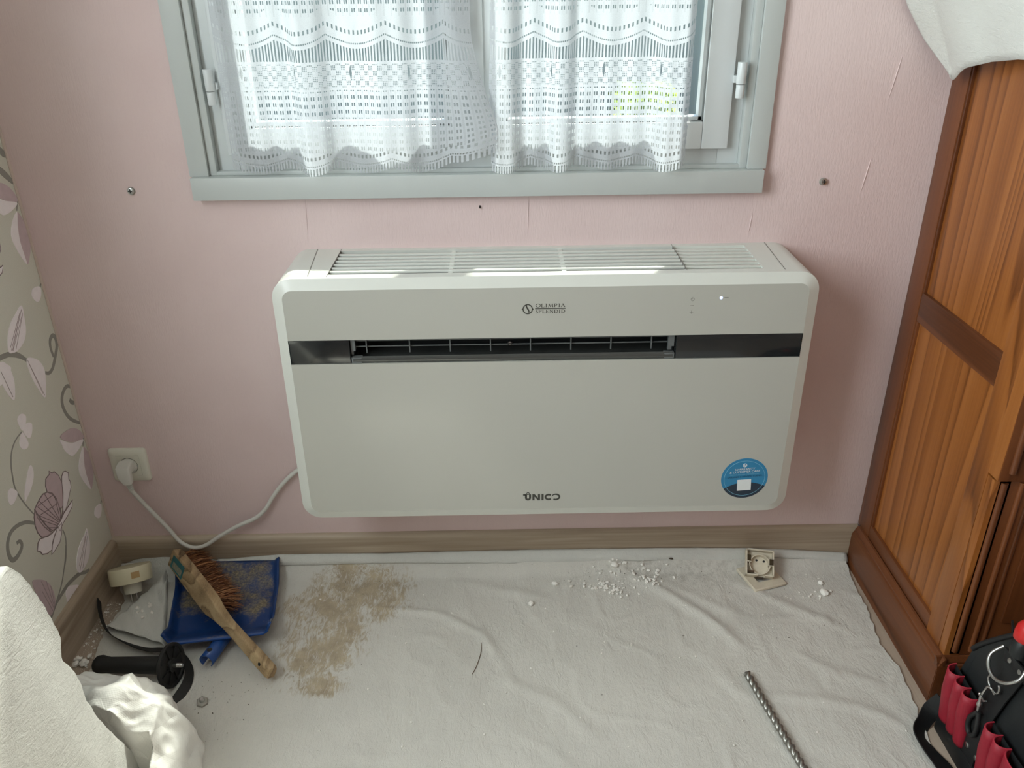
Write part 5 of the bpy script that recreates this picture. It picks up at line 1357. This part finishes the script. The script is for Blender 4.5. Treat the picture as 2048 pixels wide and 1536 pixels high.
    stp = [(0.810, -0.488, 0.060), (0.795, -0.484, 0.030), (0.778, -0.496, 0.014), (0.762, -0.520, 0.012), (0.766, -0.552, 0.010), (0.776, -0.590, 0.008), (0.782, -0.66, 0.006), (0.79, -0.75, 0.006)]
    obj('shoulder_strap', ribbon('st', stp, 0.034, M_bk3, 0.0022, tilt=[(0, 0.55), (0.3, 0.60), (0.5, 0.35), (0.75, 0.10), (1, 0.0)]), M_bk3, r, smooth=True, angle=30)
tool_bag()
def red_tool():
    r = root('red_handled_tool', (0.822, -0.606, 0.29), 'red handled tool sticking out of the black tool bag', 'tool')
    m = plain('red_tool_plastic', srgb(196, 34, 34), 0.35)
    obj('red_handle', MB().lathe([(0.010, 0.0), (0.0165, 0.004), (0.0175, 0.014), (0.0165, 0.026), (0.012, 0.034), (0.003, 0.037)], (0.822, -0.606, 0.318), (0.1, 0.05, 1), 28), m, r, smooth=True, angle=60)
    obj('black_collar', MB().lathe([(0.013, -0.028), (0.0145, -0.02), (0.0145, -0.004), (0.011, 0.002)], (0.822, -0.606, 0.318), (0.1, 0.05, 1), 24), M_blk2, r, smooth=True)
red_tool()

# ================================================================== CRUMBS, GRIT AND A LOOSE BRISTLE
M_plast = plain('plaster_white', srgb(246, 243, 236), 0.85)
M_grit = plain('dark_grit', srgb(82, 72, 58), 0.9)
rnd = random.Random(21)
def lump(seed, sub=1, amp=0.35):
    bm = bmesh.new(); bmesh.ops.create_icosphere(bm, subdivisions=sub, radius=1.0); rr_ = random.Random(seed)
    for v in bm.verts:
        v.co *= 1 + rr_.uniform(-amp, amp)
    me = bpy.data.meshes.new('plaster_crumb'); bm.to_mesh(me); bm.free(); me.materials.append(M_plast); return me
LM = [lump(k) for k in range(5)]; LB = [lump(40+k, 2, 0.16) for k in range(3)]
def gz(x, y):
    if x < lerp_tab(XLT, y) or x > lerp_tab(XRT, y): return 0.0
    return sheet_z(x, y)
def crumb(x, y, s_, label, group, big=False):
    o = bpy.data.objects.new('plaster_crumb', rnd.choice(LB if big else LM)); COL.objects.link(o)
    k = (s_*rnd.uniform(0.8, 1.25), s_*rnd.uniform(0.8, 1.25), s_*rnd.uniform(0.55, 0.9))
    o.scale = k; o.rotation_euler = (0, 0, rnd.uniform(0, 6.28))
    o.location = (x, y, gz(x, y) + k[2]*0.9)
    tag(o, label, 'crumb', group)
G1 = ('white plaster crumb in the scatter between air conditioner and dismantled socket', 'plaster crumbs below the air conditioner')
for (cx, cy, sx_, sy_, n_) in ((0.222, -0.092, 0.026, 0.010, 34), (0.266, -0.106, 0.020, 0.008, 22), (0.340, -0.080, 0.016, 0.010, 34), (0.330, -0.044, 0.034, 0.012, 26), (0.262, -0.034, 0.018, 0.010, 12)):
    for k in range(n_):
        crumb(rnd.gauss(cx, sx_), min(-0.025, rnd.gauss(cy, sy_)), rnd.uniform(0.0021, 0.0041), *G1)
G2 = ('white plaster crumb between the dismantled socket and wardrobe plinth', 'plaster crumbs beside the wardrobe')
for k in range(14):
    crumb(rnd.gauss(0.70, 0.035), rnd.gauss(-0.125, 0.025), rnd.uniform(0.0018, 0.0036), *G2)
crumb(0.722, -0.133, 0.0085, 'large white plaster lump near the wardrobe plinth', None, True)
crumb(0.726, -0.098, 0.0060, 'flat white plaster flake between wardrobe plinth and dismantled socket', None, True)
crumb(0.123, -0.083, 0.0065, 'larger white plaster lump alone under the model mark', None, True)
crumb(0.066, -0.148, 0.0070, 'ragged white plaster lump in the middle of the dust sheet', None, True)
crumb(0.264, -0.040, 0.0085, 'chunky plaster lump at the edge of the crumb scatter', None, True)
G3 = ('white plaster crumb on the bare floor strip along the floral wall', 'plaster crumbs on the bare floor strip')
for k in range(46):
    y = rnd.uniform(-0.31, -0.115); x = rnd.uniform(-0.880, lerp_tab(XLT, y)-0.004)
    crumb(x, y, rnd.uniform(0.0013, 0.003), *G3)
for k in range(8):
    crumb(-0.868 + rnd.uniform(-0.008, 0.016), -0.292 + rnd.uniform(-0.012, 0.014), rnd.uniform(0.004, 0.008), 'big plaster chip beside the floral wall skirting, near the sack', 'plaster chips near the sack', True)
G4 = ('white plaster crumb on the loose fold beside the dustpan', 'plaster crumbs beside the dustpan')
for k in range(16):
    x, y = rnd.gauss(-0.782, 0.014), rnd.gauss(-0.162, 0.012)
    o_s = rnd.uniform(0.0016, 0.0042); crumb(x, y, o_s, *G4)
    bpy.context.scene.collection.objects[-1].location.z += 0.016
G5 = ('single white plaster speck scattered on the open dust sheet', 'plaster specks on the open dust sheet')
for k in range(70):
    x = rnd.uniform(-0.45, 0.78); y = -0.03 - 0.53*rnd.random()**1.2
    crumb(x, y, rnd.uniform(0.0010, 0.0024), *G5)
# fine debris
mb = MB()
def speck(mb, x, y, s_, zz=None):
    x = min(x, 0.805)
    p = Vector((x, y, (gz(x, y) if zz is None else zz) + s_*0.9))
    a = [Vector((rnd.gauss(0, 1), rnd.gauss(0, 1), rnd.gauss(0, 0.6))).normalized()*s_ for _ in range(3)]
    mb.add([p+a[0], p+a[1], p+a[2], p-a[0]-a[1]*0.5], [(0, 1, 2), (0, 2, 3), (0, 3, 1), (1, 3, 2)])
for k in range(900):
    c_ = rnd.choice(((0.235, -0.09, 0.06, 0.02), (0.335, -0.07, 0.05, 0.025), (0.70, -0.12, 0.07, 0.03), (0.4, -0.06, 0.2, 0.03), (0.3, -0.03, 0.15, 0.01)))
    speck(mb, rnd.gauss(c_[0], c_[2]), min(-0.022, rnd.gauss(c_[1], c_[3])), rnd.uniform(0.0004, 0.0012))
for k in range(420):
    y = rnd.uniform(-0.33, -0.11); speck(mb, rnd.uniform(-0.884, lerp_tab(XLT, y)), y, rnd.uniform(0.0004, 0.0012), 0.0)
o = obj('plaster_dust', mb, M_plast, kind='stuff'); tag(o, 'fine white plaster dust sprinkled along the walls', 'dust')
mb = MB()
for k in range(260):
    c_ = rnd.choice(((0.42, -0.06, 0.13, 0.02), (0.3, -0.05, 0.08, 0.02), (-0.57, -0.42, 0.06, 0.05), (0.1, -0.3, 0.35, 0.15), (0.6, -0.2, 0.12, 0.08), (-0.34, -0.07, 0.06, 0.03), (-0.5, -0.38, 0.05, 0.04)))
    x, y = rnd.gauss(c_[0], c_[2]), min(-0.022, max(-0.6, rnd.gauss(c_[1], c_[3])))
    if x < lerp_tab(XLT, y)+0.01 or x > lerp_tab(XRT, y)-0.01: continue
    speck(mb, x, y, rnd.uniform(0.0005, 0.0017))
o = obj('dark_grit', mb, M_grit, kind='stuff'); tag(o, 'dark grit specks strewn over the dust sheet', 'grit')
o = bpy.data.objects.new('grit_clod', LM[2].copy()); COL.objects.link(o); o.data.materials[0] = M_grit; o.scale = (0.007, 0.005, 0.0035); o.location = (0.395, -0.028, sheet_z(0.395, -0.028) + 0.003)
tag(o, 'dark clod of dirt at the folded edge below the air conditioner', 'clod')
bs = [(-0.042, -0.263), (-0.041, -0.283), (-0.0455, -0.310), (-0.051, -0.333), (-0.058, -0.351)]
tag(obj('loose_bristle', MB().tube([Vector((x, y, sheet_z(x, y) + 0.0012)) for x, y in [tuple(p)[:2] for p in cat_rom([Vector((a, b, 0)) for a, b in bs], 5)]], 0.0006, 6), plain('brown_bristle', srgb(96, 72, 48), 0.6), smooth=True), 'single thin brown bristle lying on the dust sheet', 'bristle')
